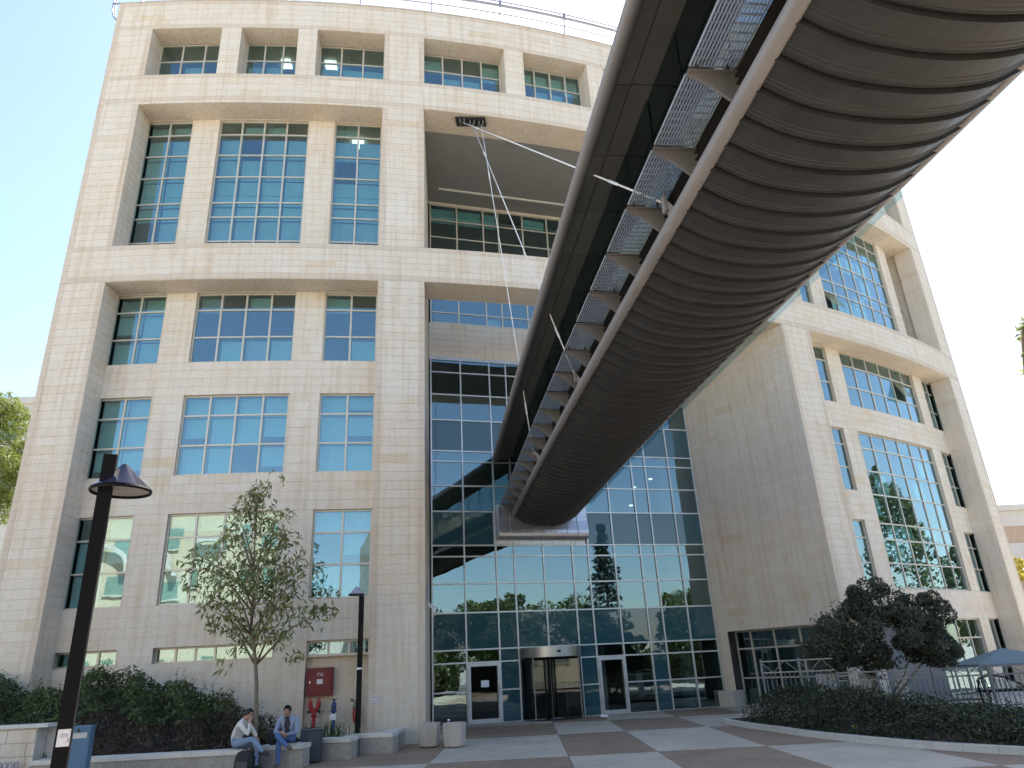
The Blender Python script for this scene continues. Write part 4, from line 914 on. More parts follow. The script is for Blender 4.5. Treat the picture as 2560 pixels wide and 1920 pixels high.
# blue utility box
ub = thing("utility_box", (-9.05, 15.7, 0), "blue metal utility box behind the near lamp post", "utility box")
ubm = mottled("faded_blue_enamel", (.10, .19, .30), .1, 3, .5)
m = MB(); X, Y = Vector((.95, .3, 0)) * .21, Vector((-.3, .95, 0)) * .2; m.obox((-9.05, 15.75, .56), X, Y, (0, 0, .56)); m.build("housing", ubm, ub)
m = MB(); m.obox((-9.05, 15.75, 1.13), X * 1.06, Y * 1.06, (0, 0, .018)); m.build("lid", ubm, ub)
fr_ = Vector((-9.05, 15.75, 0)) - Y * 1.01
m = MB(); m.obox(fr_ + Vector((0, 0, .55)), X * .9, Y * .02, (0, 0, .5)); m.build("door", ubm, ub)
m = MB(); m.obox(fr_ + Vector((0, 0, .98)) - Y * .03, X * .75, Y * .008, (0, 0, .05)); m.build("label_plate", mottled("cream_label", (.6, .58, .5), .1, 30, .7), ub)
m = MB(); m.tube([fr_ + Vector((0, -.01, 1.07)), fr_ + Vector((0, -.03, 1.07))], .025, 10); m.build("lock", dark_m, ub)
# bicycle at the left frame edge and radiator-like rack
bk = thing("bicycle", (-11.75, 16.6, 0), "bicycle whose rear wheel shows at the left edge by the stone wall", "bicycle")
tyre_m = mottled("tyre_rubber", (.02, .02, .02), .2, 9, .8)
for cx_ in (-11.98, -13.0):
    m = MB(); m.tube([(cx_ + .33 * cos(a), 16.7, .34 + .33 * sin(a)) for a in lin(0, 2 * pi, 28)], .022, 8, False); w_ = m.build("wheel", tyre_m, bk, True)
    m = MB()
    for k in range(12): a = 2 * pi * k / 12; m.tube([(cx_, 16.7, .34), (cx_ + .31 * cos(a), 16.7, .34 + .31 * sin(a))], .002, 4, False)
    m.tube([(cx_ + .305 * cos(a), 16.7, .34 + .305 * sin(a)) for a in lin(0, 2 * pi, 28)], .01, 6, False); m.build("rim", steel, w_)
frm = mottled("dark_red_bicycle_frame", (.16, .03, .03), .1, 5, .35)
m = MB()
for a, b_ in (((-11.98, .34), (-12.45, .32)), ((-12.45, .32), (-12.3, .82)), ((-11.98, .34), (-12.32, .75)), ((-12.45, .32), (-12.85, .78)), ((-12.31, .78), (-12.83, .85)), ((-12.82, .92), (-13.0, .34))): m.tube([(a[0], 16.7, a[1]), (b_[0], 16.7, b_[1])], .018, 8)
m.build("frame", frm, bk, True)
m = MB(); m.obox((-12.27, 16.7, .88), (.13, 0, 0), (0, .06, 0), (0, 0, .03)); m.build("saddle", tyre_m, bk)
m = MB(); m.tube([(-12.85, 16.45, 1.0), (-12.82, 16.7, .96), (-12.85, 16.95, 1.0)], .015, 8); m.build("handlebar", steel, bk, True)
rk = thing("bicycle_rack", (-11.4, 16.9, 0), "low ribbed metal rack against the stone wall beside the bicycle wheel", "rack")
m = MB(); m.tube([(-11.62, 16.98, .02), (-11.62, 16.98, .44)], .02, 8); m.tube([(-11.1, 16.98, .02), (-11.1, 16.98, .44)], .02, 8); m.tube([(-11.62, 16.98, .1), (-11.1, 16.98, .1)], .012, 6); m.build("end_post", rail_m, rk)
for k in range(5): m = MB(); m.tube([(-11.6 + .12 * k, 16.98, .08), (-11.6 + .12 * k, 16.98, .42), (-11.54 + .12 * k, 16.98, .46), (-11.5 + .12 * k, 16.98, .42), (-11.5 + .12 * k, 16.98, .08)], .014, 6); m.build("hoop", rail_m, rk, True)

# ------------------------------------------------------------------ right garden: kerb, shrubs, fence, olive tree
KP = catmull([(5.72, 23.6), (5.70, 22.9), (5.95, 21.0), (6.16, 20.1), (6.41, 18.5), (6.95, 16.7), (7.5, 15.3), (8.15, 14.2), (9.3, 12.6), (11.0, 10.9), (13.5, 9.4)], 3)
kerb = thing("kerb", (7, 17, 0), None, None); kerb["kind"] = "structure"
kerb_m = mottled("pale_kerb_stone", (.56, .54, .50), .1, 4, .8)
Ls = [0]
for a, b in zip(KP, KP[1:]): Ls.append(Ls[-1] + math.dist(a, b))
def kpt(l): return (float(np.interp(l, Ls, [p[0] for p in KP])), float(np.interp(l, Ls, [p[1] for p in KP])))
l = 0
while l < Ls[-1] - .2:
    e_ = min(l + .62, Ls[-1]); a, b = Vector((*kpt(l + .004), 0)), Vector((*kpt(e_ - .004), 0)); d = (b - a).normalized(); n = Vector((-d.y, d.x, 0))
    m = MB(); m.hexa([a, b, b + n * .16, a + n * .16, a + Vector((0, 0, .13)) + n * .012, b + Vector((0, 0, .13)) + n * .012, b + n * .16 + Vector((0, 0, .13)), a + n * .16 + Vector((0, 0, .13))]); m.build("kerb_stone", kerb_m, kerb); l = e_
m = MB(); m.sheet([[(*kpt(q), .09), (max(kpt(q)[0] + 1, 15), kpt(q)[1] + 3.0, .14)] for q in lin(0, Ls[-1], 18)]); setp(m.build("shrub_bed", soil_m), kind="structure")
# shrub mass (leaves) between kerb and fence
def bed_h(x, y, dist):
    return np.clip(.25 + dist * .75, .2, .85) + .14 * np.sin(x * 2.3) * np.cos(y * 1.9) + .1 * np.sin(x * 5.7 + y * 4.1)
KX = np.array([p[0] for p in KP]); KY = np.array([p[1] for p in KP])
n = 110000; xs = rng.uniform(5.9, 14.5, n); ys = rng.uniform(9.8, 22.6, n)
o_ = np.argsort(KY); kx_at = np.interp(ys, KY[o_], KX[o_]); dist = (xs - kx_at) * .75
fy_at = np.interp(xs, [6.7, 9.3, 10.6, 12, 14.5], [22.2, 20.75, 20.3, 20.1, 19.8])
ok = (dist > .14) & (dist < 3.4) & (ys < fy_at + .1); xs, ys, dist = xs[ok], ys[ok], dist[ok]
hz = bed_h(xs, ys, dist) * np.interp(xs, [6, 8.2, 8.8, 11.2, 12.3, 14], [1.05, 1.0, .55, .5, 1.0, 1.15]); zs = np.maximum(.15, hz - rng.uniform(0, 1, len(xs)) ** 1.6 * .45); P = np.stack([xs, ys, zs], 1)
shr = thing("shrub_bed_planting", (8.5, 18, 0), "dark low shrubs filling the curved bed behind the kerb on the right", "shrubs")
setp(leaf_mesh("shrub_leaves", P, None, .085, .45, leaf_dark, shr, np.clip(rng.normal(.42, .25, len(P)), 0, 1)), kind="stuff")
sel = rng.choice(len(P), 700, replace=False); Q = []
for q in P[sel]:
    for k in range(8): Q.append(q + np.array([rng.normal(0, .04), rng.normal(0, .04), .04 + .045 * k]))
setp(leaf_mesh("shrub_sprigs", np.array(Q), None, .07, .4, leaf_dark, shr, rng.uniform(.3, 1, len(Q))), kind="stuff")
fl = P[(P[:, 2] > hz - .12)]; fl = fl[rng.choice(len(fl), 130, replace=False)] + np.array([0, 0, .05])
setp(leaf_mesh("yellow_flowers", fl, None, .055, .8, leaf_yellow, shr, rng.uniform(.1, .6, len(fl))), kind="stuff")
# fence on its low wall
FP = [(6.72, 22.15), (7.62, 21.65), (8.45, 21.2), (9.35, 20.80), (10.6, 20.36), (11.95, 20.15), (13.4, 19.95), (14.9, 19.8)]
fence = thing("metal_fence", (10, 20.5, 0), "silver metal bar fence with a zigzag top rail behind the dark shrubs", "fence")
fence_m = mottled("silver_fence_paint", (.20, .205, .22), .1, 6, .45, .4)
for i, ((x0, y0), (x1, y1)) in enumerate(zip(FP, FP[1:])):
    a, b = Vector((x0, y0, 0)), Vector((x1, y1, 0)); d = (b - a).normalized(); n = Vector((-d.y, d.x, 0)); tall = i < 2; zb, zt = .34, (1.66 if tall else 1.26)
    m = MB(); m.hexa([a - n * .11, b - n * .11, b + n * .11, a + n * .11] + [q + Vector((0, 0, .22)) for q in (a - n * .11, b - n * .11, b + n * .11, a + n * .11)]); m.build("base_wall", wallstone, fence)
    m = MB(); m.hexa([q + Vector((0, 0, .222)) for q in (a - n * .15, b - n * .15, b + n * .15, a + n * .15)] + [q + Vector((0, 0, .30)) for q in (a - n * .15, b - n * .15, b + n * .15, a + n * .15)]); m.build("base_coping", coping, fence)
    for q in (a + d * .03,): m = MB(); m.bar(q + Vector((0, 0, .3)), q + Vector((0, 0, zt + .04)), .06); m.build("post", fence_m, fence)
    for z in ([zb, zt - .32, zt - .02] if tall else [zb, zt - .2, zt]):
        m = MB(); m.bar(a + d * .06 + Vector((0, 0, z)), b + Vector((0, 0, z)), .035); m.build("rail", fence_m, fence)
    L = (b - a).length; nb = int(L / .115); z2 = zt - (.32 if tall else .2)
    for k in range(1, nb): q = a + d * (L * k / nb); m = MB(); m.bar(q + Vector((0, 0, zb)), q + Vector((0, 0, z2)), .018); m.build("bar", fence_m, fence)
    nz = max(3, int(L / .26)); m = MB()
    for k in range(nz):
        q0, q1 = a + d * (L * k / nz), a + d * (L * (k + 1) / nz); za, zc = (z2, zt - .02) if k % 2 else (zt - .02, z2); m.bar(q0 + Vector((0, 0, za)), q1 + Vector((0, 0, zc)), .014)
    m.build("zigzag", fence_m, fence)
# olive tree
base = (9.6, 21.75, .1)
limbs = [[base, (9.62, 21.75, .7), (9.75, 21.7, 1.3), (10.0, 21.7, 2.2)], [(9.95, 21.9, .1), (10.15, 21.85, .6), (10.6, 21.8, 1.1), (11.1, 21.8, 2.0)], [(9.75, 21.75, .9), (9.3, 21.7, 1.4), (8.7, 21.7, 2.0)], [(9.9, 21.75, .3), (10.9, 21.9, 1.1), (11.6, 21.9, 1.7)], [(9.9, 21.7, 1.6), (10.3, 21.6, 2.7), (10.4, 21.7, 3.3)]]
cl = []
for c, r, k in (((10.3, 21.75, 2.1), (1.75, 1.3, .75), 30), ((10.2, 21.75, 3.1), (.75, .7, .6), 14), ((11.5, 21.8, 2.7), (.85, .7, .55), 14), ((8.75, 21.7, 2.0), (.7, .7, .6), 13), ((9.6, 21.7, 2.55), (.8, .8, .5), 10), ((11.6, 21.8, 1.75), (.6, .6, .5), 10), ((9.3, 21.6, 1.6), (.9, .6, .4), 10), ((8.4, 21.7, 1.75), (.5, .5, .4), 6)): cl += rnd_clumps(c, r, int(k * 1.5), .27, 300, .9)
cl += rnd_clumps((10.2, 21.7, 2.3), (2.0, 1.2, 1.15), 40, .34, 60, .9)
clump_tree("olive_tree", base, "round dark grey-green olive tree behind the metal fence", "tree", limbs, cl, .10, leaf_olive, .40, None, .09, .1)
# terrace behind the fence: white panels, black chair, blue canopy
for (x, y, w, hh, lab) in ((8.75, 22.6, .62, 1.22, "white panel behind the fence left of the olive trunk"), (9.95, 22.7, .5, 1.2, "narrow white panel behind the fence beside the olive trunk"), (10.95, 22.8, .42, 1.12, "small white panel behind the fence right of the olive trunks")):
    t = thing("white_panel", (x, y, 0), lab, "panel", "white panels behind the fence"); m = MB(); m.box((x - w / 2, y, .05), (x + w / 2, y + .05, hh)); m.build("sheet", mottled("white_panel_paint", (.70, .71, .74), .04, 3, .6), t)
    m = MB(); m.box((x - w / 2, y - .03, .0), (x + w / 2, y + .08, .05)); m.build("foot", fence_m, t)
ter = MB(); ter.box((12.0, 20.4, -.02), (17, 24, .22)); setp(ter.build("terrace", pav_light), kind="structure")
bc = thing("garden_chair", (12.8, 21.3, .22), "black round-backed metal chair behind the fence on the right", "chair")
bm_ = black_paint
m = MB(); m.tube([(12.25, 21.2, .22), (12.25, 21.25, .72), (12.45, 21.5, .92), (12.85, 21.6, 1.0), (13.25, 21.5, .92), (13.45, 21.25, .72), (13.45, 21.2, .22)], .028, 8); m.build("back_frame", bm_, bc, True)
m = MB(); m.obox((12.85, 21.25, .62), (.56, 0, 0), (0, .25, 0), (0, 0, .03)); m.build("seat", bm_, bc)
for x in (12.35, 13.35): m = MB(); m.tube([(x, 21.02, .22), (x, 21.02, .62)], .025, 8); m.build("leg", bm_, bc)
for k in range(8): x = 12.4 + .12 * k; m = MB(); m.tube([(x, 21.45, .63), (x, 21.52, .9)], .012, 6); m.build("back_bar", bm_, bc)
um = thing("canopy", (15.6, 25, .0), "blue pyramid canopy roof behind the fence at the right edge", "canopy")
m = MB(); c = Vector((15.75, 25.4, 1.66)); bs = [Vector((14.4, 24.6, 1.2)), Vector((17.2, 24.4, 1.2)), Vector((17.3, 26.4, 1.2)), Vector((14.5, 26.5, 1.2))]
cm1 = mottled("blue_canopy_cloth", (.13, .19, .21), .1, 3, .7)
for k in range(4): m = MB(); m.v = [tuple(bs[k]), tuple(bs[(k + 1) % 4]), tuple(c), tuple(bs[k] - Vector((0, 0, .08))), tuple(bs[(k + 1) % 4] - Vector((0, 0, .08)))]; m.f = [(0, 1, 2), (0, 3, 4, 1)]; m.t = [0] * 5; m.build("canopy_panel", cm1, um)
for q in bs: m = MB(); m.tube([(q.x, q.y, 0), tuple(q)], .03, 8); m.build("post", fence_m, um)

# ------------------------------------------------------------------ background left and right
pine = rnd_clumps((-35.2, 45, 16.5), (3.2, 3.2, 4.6), 80, 1.0, 330, .75)
clump_tree("pine_tree", (-35.5, 45, 0), "sunlit pine tree showing past the left edge of the building", "tree", [[(-35.5, 45, 0), (-35.3, 45, 8), (-35, 45, 18)], [(-35.3, 45, 10), (-33.5, 45, 14)], [(-35.3, 45, 11), (-37, 45, 15)]], pine, .42, leaf_pine, .16, None, .35, 0.0)
cl = rnd_clumps((-33.0, 40, 6.0), (2.6, 2.5, 3.4), 40, .9, 150, .8)
clump_tree("tree", (-33, 40, 0), "shaded tree below the pine at the left edge", "tree", [[(-33, 40, 0), (-33, 40, 6)]], cl, .34, leaf_hedge, .4, None, .25, 0)
lb = thing("neighbour_building", (-44, 62, 0), "grey flat roofed building just showing behind the pine tree", "building")
m = MB(); m.box((-60, 60, 0), (-43.0, 75, 26.3)); m.build("wall", concrete, lb); m = MB(); m.box((-60.4, 59.6, 26.3), (-42.6, 75.4, 26.9)); m.build("roof", concrete, lb)
for z in (8, 13, 18, 23): m = MB(); m.box((-59, 59.95, z), (-44.5, 60.0, z + 1.6)); m.build("window", glass, lb)
rbm = mottled("tan_brick", (.48, .34, .24), .1, 2, .9); rbl = mottled("pale_band", (.60, .54, .48), .06, 2, .8)
rb = thing("neighbour_building", (62, 84, 0), "distant tan building with pale horizontal bands at the right edge", "building")
z = 0
for z0, z1, mt, nm in ((0, 9.4, rbm, "wall"), (9.4, 11.3, rbl, "band"), (11.3, 13.0, rbm, "wall"), (13.0, 14.6, rbl, "band"), (14.6, 15.2, rbl, "roof_edge")):
    e_ = .0 if nm == "wall" else (.12 if nm == "band" else .5); m = MB(); m.box((46.2 - e_, 75 - e_, z0), (80, 95, z1)); m.build(nm, mt, rb)
for x in (51, 56, 61): m = MB(); m.box((x, 74.9, 5.6), (x + 2, 75.05, 8)); m.build("window", glass, rb)
cl = rnd_clumps((43.0, 60, 6.6), (2.6, 2.6, 2.6), 40, .8, 120, .9)
clump_tree("tree", (43, 60, 0), "tree with bright yellow autumn leaves at the right edge", "tree", [[(43, 60, 0), (43, 60, 6)]], cl, .32, leaf_yellow, .6, None, .2, .2)
# overhanging branch at the right frame edge
br = [(5.6, 6.3, 4.9), (5.2, 6.1, 4.75), (4.75, 6.0, 4.45), (4.68, 6.0, 4.2), (4.62, 6.0, 3.95)]
cl = [((4.78, 6.0, 4.47), (.10, .10, .12), 34), ((4.72, 6.0, 4.2), (.12, .1, .05), 12), ((4.68, 6.0, 4.02), (.12, .1, .10), 18), ((5.0, 6.1, 4.5), (.15, .2, .2), 50), ((5.4, 6.2, 4.7), (.3, .3, .3), 120), ((6.3, 6.6, 4.9), (.9, .8, .7), 700)]
clump_tree("branch_tree", (6.8, 6.8, 0), "leafy branch tips of a tree hanging in at the right edge", "tree", [[(6.8, 6.8, 0), (6.7, 6.8, 2.5), (6.4, 6.6, 4.6)], br, [(6.5, 6.7, 3.5), (6.1, 6.5, 4.6), (5.6, 6.3, 4.9)]], cl, .11, leaf_young, .3, None, .12, .6)
# ------------------------------------------------------------------ what stands behind the camera and shows in the glass
ob = thing("opposite_building", (-8, -32, 0), "cream building with window bands and arches, mirrored in the lower left windows", "building")
cream = mottled("cream_render", (.62, .55, .40), .08, .6, .85)
m = MB(); m.box((-52, -46, 0), (-11.5, -30, 19)); m.build("wall", cream, ob); m = MB(); m.box((-52.3, -46.3, 19), (-11.2, -29.7, 19.5)); m.build("roof", coping, ob)
for x in range(-50, -13, 4):
    for z in (2.2, 6.2, 10.2, 14.4):
        m = MB(); m.box((x, -30.02, z), (x + 2.4, -29.97, z + 1.8)); w_ = m.build("window", glass, ob); m = MB(); m.box((x - .12, -30, z - .15), (x + 2.52, -29.8, z - .02)); m.build("sill", coping, w_)
for x in range(-50, -18, 8):
    m = MB(); m.lathe([(2.6, 0), (2.6, .5), (3.0, .5), (3.0, 0)], (x + 3.2, -29.6, 12.4), 16, (1, 0, 0), (0, 0, 1), (0, 1, 0), 0, pi); m.build("arch", coping, ob)
m = MB(); m.tube([(-13, -33, 19.4), (-13, -33, 23)], .06, 6); m.tube([(-13.7, -33, 22), (-12.3, -33, 22)], .04, 6); m.build("antenna", dark_m, ob)
m = MB(); m.box((1.0, -34, 0), (12, -19.0, 15)); m.build("stair_tower", concrete, ob); m = MB(); m.box((-11.4, -38, 0), (.9, -31, 9)); m.build("link_block", concrete, ob)
for k, (x, y, hh, w_, mt, lab) in enumerate([(33, -6, 16, 2.6, leaf_conifer, "dark conifer mirrored in the glass entrance wall"), (24, -12, 9, 4.2, leaf_green, "round green tree mirrored beside the conifer in the entrance glass"), (41, 4, 9, 4.6, leaf_green, "broad tree mirrored at the right of the entrance glass"),
        (50, 32, 17, 5.4, leaf_green, "tall sunlit tree mirrored in the right-hand windows"), (54, 43, 10, 5.0, leaf_green, "second sunlit tree mirrored low in the right-hand windows"), (62, 55, 10, 5.5, leaf_green, "farther sunlit tree mirrored low in the right-hand windows"), (48, 20, 11, 4.8, leaf_green, "sunlit tree standing right of the plaza, mirrored low in the glass"),
        (17, -22, 8, 4.4, leaf_green, "rounded tree mirrored low in the left part of the entrance glass"), (36, -16, 9, 5, leaf_green, "spreading tree mirrored behind the conifer"), (46, -4, 9, 5, leaf_green, "tree mirrored low beside the right glass door"), (28, -26, 10, 5, leaf_green, "tree mirrored far behind in the entrance glass"), (52, 10, 10, 5, leaf_green, "tree mirrored near the right end of the entrance glass")]):
    if mt is leaf_conifer:
        cl = [];
        for q in range(16):
            z = 1.5 + (hh - 2) * q / 15; rr = w_ * (1 - q / 16.5) + .2
            for s_ in range(7): a = rng.uniform(0, 2 * pi); cl.append(((x + rr * .7 * cos(a), y + rr * .7 * sin(a), z), (rr * .5, rr * .5, .45), 45))
    else: cl = rnd_clumps((x, y, hh * .55), (w_, w_, hh * .42), 70, w_ * .24, 150, .85)
    clump_tree("conifer_tree" if mt is leaf_conifer else "broadleaf_tree", (x, y, 0), lab, "tree", [[(x, y, 0), (x, y, hh * .5), (x, y, hh * .85)]], cl, .42, mt, .45, None, .3, .1)

# ------------------------------------------------------------------ people
skin_m = mottled("skin", (.36, .21, .145), .06, 9, .55); jeans_l = mottled("light_jeans", (.20, .27, .38), .15, 14, .85); jeans_b = mottled("blue_jeans", (.07, .14, .29), .15, 14, .85)
white_knit = mottled("cream_sweater", (.62, .59, .54), .06, 18, .9); hoodie_m = mottled("grey_blue_hooded_top", (.26, .31, .40), .08, 16, .9); tee_m = mottled("charcoal_shirt", (.045, .045, .05), .1, 12, .9)
shoe_m = mottled("dark_shoes", (.03, .028, .03), .2, 9, .6); shoe_b = mottled("brown_shoes", (.10, .075, .065), .2, 9, .6); hair_m = mottled("black_hair", (.012, .010, .010), .3, 40, .55)
def person(label, J, bones, mats, head_dir, front=None, origin=(0, 0, 0)):
    """J: joint -> (pos, radius); bones: (a, b, region). One continuous skinned body"""
    names = list(J); idx = {k: i for i, k in enumerate(names)}
    me = bpy.data.meshes.new("tmp"); me.from_pydata([J[k][0] for k in names], [(idx[a], idx[b]) for a, b, _ in bones], [])
    o = bpy.data.objects.new("tmp", me); COL.objects.link(o); md = o.modifiers.new("s", 'SKIN'); md.use_smooth_shade = True
    for i, k in enumerate(names): sv = me.skin_vertices[0].data[i]; r = J[k][1]; sv.radius = (r, r) if not isinstance(r, tuple) else r; sv.use_root = (k == 'pelvis')
    sb = o.modifiers.new("u", 'SUBSURF'); sb.levels = 2; sb.render_levels = 2
    dg = bpy.context.evaluated_depsgraph_get(); me2 = bpy.data.meshes.new_from_object(o.evaluated_get(dg)); bpy.data.objects.remove(o)
    regs = list(mats); me2.materials.clear()
    for r in regs: me2.materials.append(mats[r])
    segs = [(np.array(J[a][0]), np.array(J[b][0]), r, (min(J[a][1], J[b][1]) if not isinstance(J[a][1], tuple) and not isinstance(J[b][1], tuple) else .1)) for a, b, r in bones]
    for p in me2.polygons:
        c = np.array(p.center); best = None
        for a, b, r, rad in segs:
            ab = b - a; t = np.clip(np.dot(c - a, ab) / max(np.dot(ab, ab), 1e-9), 0, 1); d = np.linalg.norm(c - a - ab * t) - rad * .6
            if best is None or d < best[0]: best = (d, r)
        r = best[1]
        if r == 'shirt' and front is not None and front(c, p.normal): r = 'inner'
        p.material_index = regs.index(r); p.use_smooth = True
    me2.transform(Matrix.Translation(-Vector(origin)))
    ob = bpy.data.objects.new("person", me2); COL.objects.link(ob); ob.location = origin; WORLD_ORIGIN[ob.name] = tuple(origin); setp(ob, label, "person")
    hc = Vector(J['head'][0]); up = (Vector(J['crown'][0]) - hc).normalized(); fw = Vector(head_dir).normalized(); fw = (fw - up * fw.dot(up)).normalized(); sd = fw.cross(up)
    m = MB(); rows = []
    for i in range(9):
        th = pi * .62 * i / 8; row = []
        for j in range(17):
            ph = 2 * pi * j / 16; d = up * cos(th) + (fw * cos(ph) * .95 + sd * sin(ph) * .80) * sin(th)
            cut = .30 if cos(ph) > .45 else (.8 if cos(ph) > 0 else 1.0); d = up * cos(th * cut) + (fw * cos(ph) + sd * sin(ph) * .82) * sin(th * cut)
            row.append(hc + up * .022 + d * (.108 + random.uniform(-.004, .004)))
        rows.append(row)
    m.sheet(rows); m.build("hair", hair_m, ob, True)
    for s_ in (-1, 1):
        m = MB(); m.lathe([(0, -.011), (.009, -.006), (.011, 0), (.009, .006), (0, .011)], hc + fw * .088 + sd * s_ * .034 + up * .012, 8, fw, sd, up); m.build("eye", dark_m, ob, True)
        m = MB(); m.tube([hc + fw * .094 + sd * s_ * .02 + up * .034, hc + fw * .09 + sd * s_ * .05 + up * .032], .006, 6); m.build("eyebrow", hair_m, ob, True)
    m = MB(); m.tube([hc + fw * .093 - up * .052 - sd * .022, hc + fw * .097 - up * .052, hc + fw * .093 - up * .052 + sd * .022], .006, 6); m.build("mouth", mottled("lips", (.26, .11, .09), .05, 9, .5), ob, True)
    return ob
def hand(J, bones, w, palm, dirn, side, pre, curl=Vector((0, 0, -.01))):
    """palm and five unequal bent fingers continuing from wrist w"""
    dirn = Vector(dirn).normalized(); side = Vector(side).normalized(); p = Vector(palm); J[pre + 'palm'] = (tuple(p), (.034)); bones.append((w, pre + 'palm', 'skin'))
    for i, L in enumerate((.058, .066, .06, .046)):
        r = p + dirn * .035 + side * (-.028 + .019 * i); J[f'{pre}f{i}a'] = (tuple(r), .011); J[f'{pre}f{i}b'] = (tuple(r + dirn * L * .55 + curl), .0095); J[f'{pre}f{i}c'] = (tuple(r + dirn * L + curl * 2.6), .008)
        bones += [(pre + 'palm', f'{pre}f{i}a', 'skin'), (f'{pre}f{i}a', f'{pre}f{i}b', 'skin'), (f'{pre}f{i}b', f'{pre}f{i}c', 'skin')]
    r = p - side * .036 - dirn * .005; J[pre + 'ta'] = (tuple(r), .012); J[pre + 'tb'] = (tuple(r - side * .02 + dirn * .035), .010); bones += [(pre + 'palm', pre + 'ta', 'skin'), (pre + 'ta', pre + 'tb', 'skin')]
def body(J, bones): 
    for a, b, r in (('pelvis', 'spine', 'shirt'), ('spine', 'chest', 'shirt'), ('chest', 'neck', 'shirt'), ('neck', 'head', 'skin'), ('head', 'crown', 'skin'), ('head', 'nose', 'skin'), ('head', 'chin', 'skin'),
                    ('chest', 'sh1', 'shirt'), ('sh1', 'el1', 'shirt'), ('el1', 'wr1', 'shirt'), ('chest', 'sh2', 'shirt'), ('sh2', 'el2', 'shirt'), ('el2', 'wr2', 'shirt'),
                    ('pelvis', 'hp1', 'legs'), ('hp1', 'kn1', 'legs'), ('kn1', 'an1', 'legs'), ('an1', 'to1', 'shoe'), ('pelvis', 'hp2', 'legs'), ('hp2', 'kn2', 'legs'), ('kn2', 'an2', 'legs'), ('an2', 'to2', 'shoe')): bones.append((a, b, r))
J = dict(pelvis=((-6.49, 17.33, .60), .135), spine=((-6.46, 17.30, .77), .125), chest=((-6.37, 17.27, .94), .135), neck=((-6.27, 17.24, 1.055), .055), head=((-6.20, 17.22, 1.14), .088), crown=((-6.19, 17.215, 1.21), .07), nose=((-6.10, 17.20, 1.125), .014), chin=((-6.135, 17.205, 1.075), .035),
         sh1=((-6.35, 17.09, .98), .068), el1=((-6.11, 17.02, .74), .046), wr1=((-6.115, 17.06, .96), .033), sh2=((-6.30, 17.45, .97), .068), el2=((-6.12, 17.45, .74), .046), wr2=((-6.03, 17.30, .68), .033),
         hp1=((-6.46, 17.22, .56), .10), kn1=((-6.03, 17.10, .655), .066), an1=((-5.78, 17.04, .40), .045), to1=((-5.62, 16.99, .33), .036), hp2=((-6.45, 17.43, .56), .10), kn2=((-6.03, 17.36, .52), .066), an2=((-5.98, 17.28, .11), .046), to2=((-5.82, 17.22, .05), .038))
bones = []; body(J, bones); hand(J, bones, 'wr1', (-6.115, 17.085, 1.02), (.1, .1, 1), (1, 0, 0), 'h1', Vector((0, .008, 0))); hand(J, bones, 'wr2', (-5.99, 17.25, .645), (.5, -.4, -.6), (.5, .8, 0), 'h2')
person("seated person in a cream sweater and light jeans resting the chin on one hand", J, bones, dict(shirt=white_knit, skin=skin_m, legs=jeans_l, shoe=shoe_m), (1, -.15, -.1), origin=(-6.4, 17.2, 0))
J = dict(pelvis=((-5.49, 17.84, .60), .135), spine=((-5.49, 17.83, .77), .13), chest=((-5.49, 17.80, .93), .14), neck=((-5.49, 17.74, 1.05), .055), head=((-5.50, 17.70, 1.15), .085), crown=((-5.50, 17.70, 1.22), .07), nose=((-5.515, 17.595, 1.135), .014), chin=((-5.51, 17.635, 1.08), .036),
         sh1=((-5.68, 17.78, .975), .07), el1=((-5.73, 17.64, .72), .048), wr1=((-5.56, 17.44, .735), .034), sh2=((-5.31, 17.82, .97), .07), el2=((-5.25, 17.70, .71), .048), wr2=((-5.40, 17.47, .69), .034),
         hp1=((-5.59, 17.80, .56), .10), kn1=((-5.55, 17.36, .53), .068), an1=((-5.52, 17.34, .11), .046), to1=((-5.53, 17.15, .05), .038), hp2=((-5.39, 17.80, .58), .10), kn2=((-5.60, 17.33, .69), .066), an2=((-5.30, 17.20, .47), .045), to2=((-5.18, 17.10, .42), .037))
bones = []; body(J, bones); hand(J, bones, 'wr1', (-5.50, 17.40, .73), (1, -.3, -.1), (0, .3, 1), 'h1'); hand(J, bones, 'wr2', (-5.45, 17.43, .66), (-1, -.3, -.2), (0, .3, 1), 'h2')
person("seated person in a grey-blue open hooded top and jeans with legs crossed", J, bones, dict(shirt=hoodie_m, inner=tee_m, skin=skin_m, legs=jeans_b, shoe=shoe_b), (-.15, -1, -.08), front=lambda c, n: n.y < -.3 and abs(c[0] + 5.49) < .065 and c[2] > .62, origin=(-5.5, 17.7, 0))
# bags
def soft_bag(name, c, r, label, mat, rot=0):
    t = thing(name, (c[0], c[1], c[2] - r[2]), label, "bag"); m = MB(); rows = []
    for i in range(11):
        v = -pi / 2 + pi * i / 10; row = []
        for j in range(17):
            u = 2 * pi * j / 16; sx = abs(cos(u)) ** .6 * math.copysign(1, cos(u)); sy = abs(sin(u)) ** .6 * math.copysign(1, sin(u)); cv = max(0, cos(v)) ** .45; sv = abs(sin(v)) ** .7 * math.copysign(1, sin(v))
            row.append((c[0] + r[0] * sx * cv * (1 - .12 * sv), c[1] + r[1] * sy * cv, c[2] + r[2] * sv + random.uniform(-.006, .006)))
        rows.append(row)
    m.sheet(rows); m.build("bag_body", mat, t, True); return t
bagm = mottled("black_nylon", (.012, .013, .014), .3, 12, .6)
t = soft_bag("backpack", (-6.05, 16.72, .235), (.19, .12, .235), "black backpack standing on the paving in front of the seat wall", bagm)
m = MB(); m.obox((-6.05, 16.60, .17), (.12, 0, 0), (0, .025, 0), (0, 0, .10)); m.build("front_pocket", mottled("grey_pocket", (.06, .065, .07), .2, 10, .6), t)
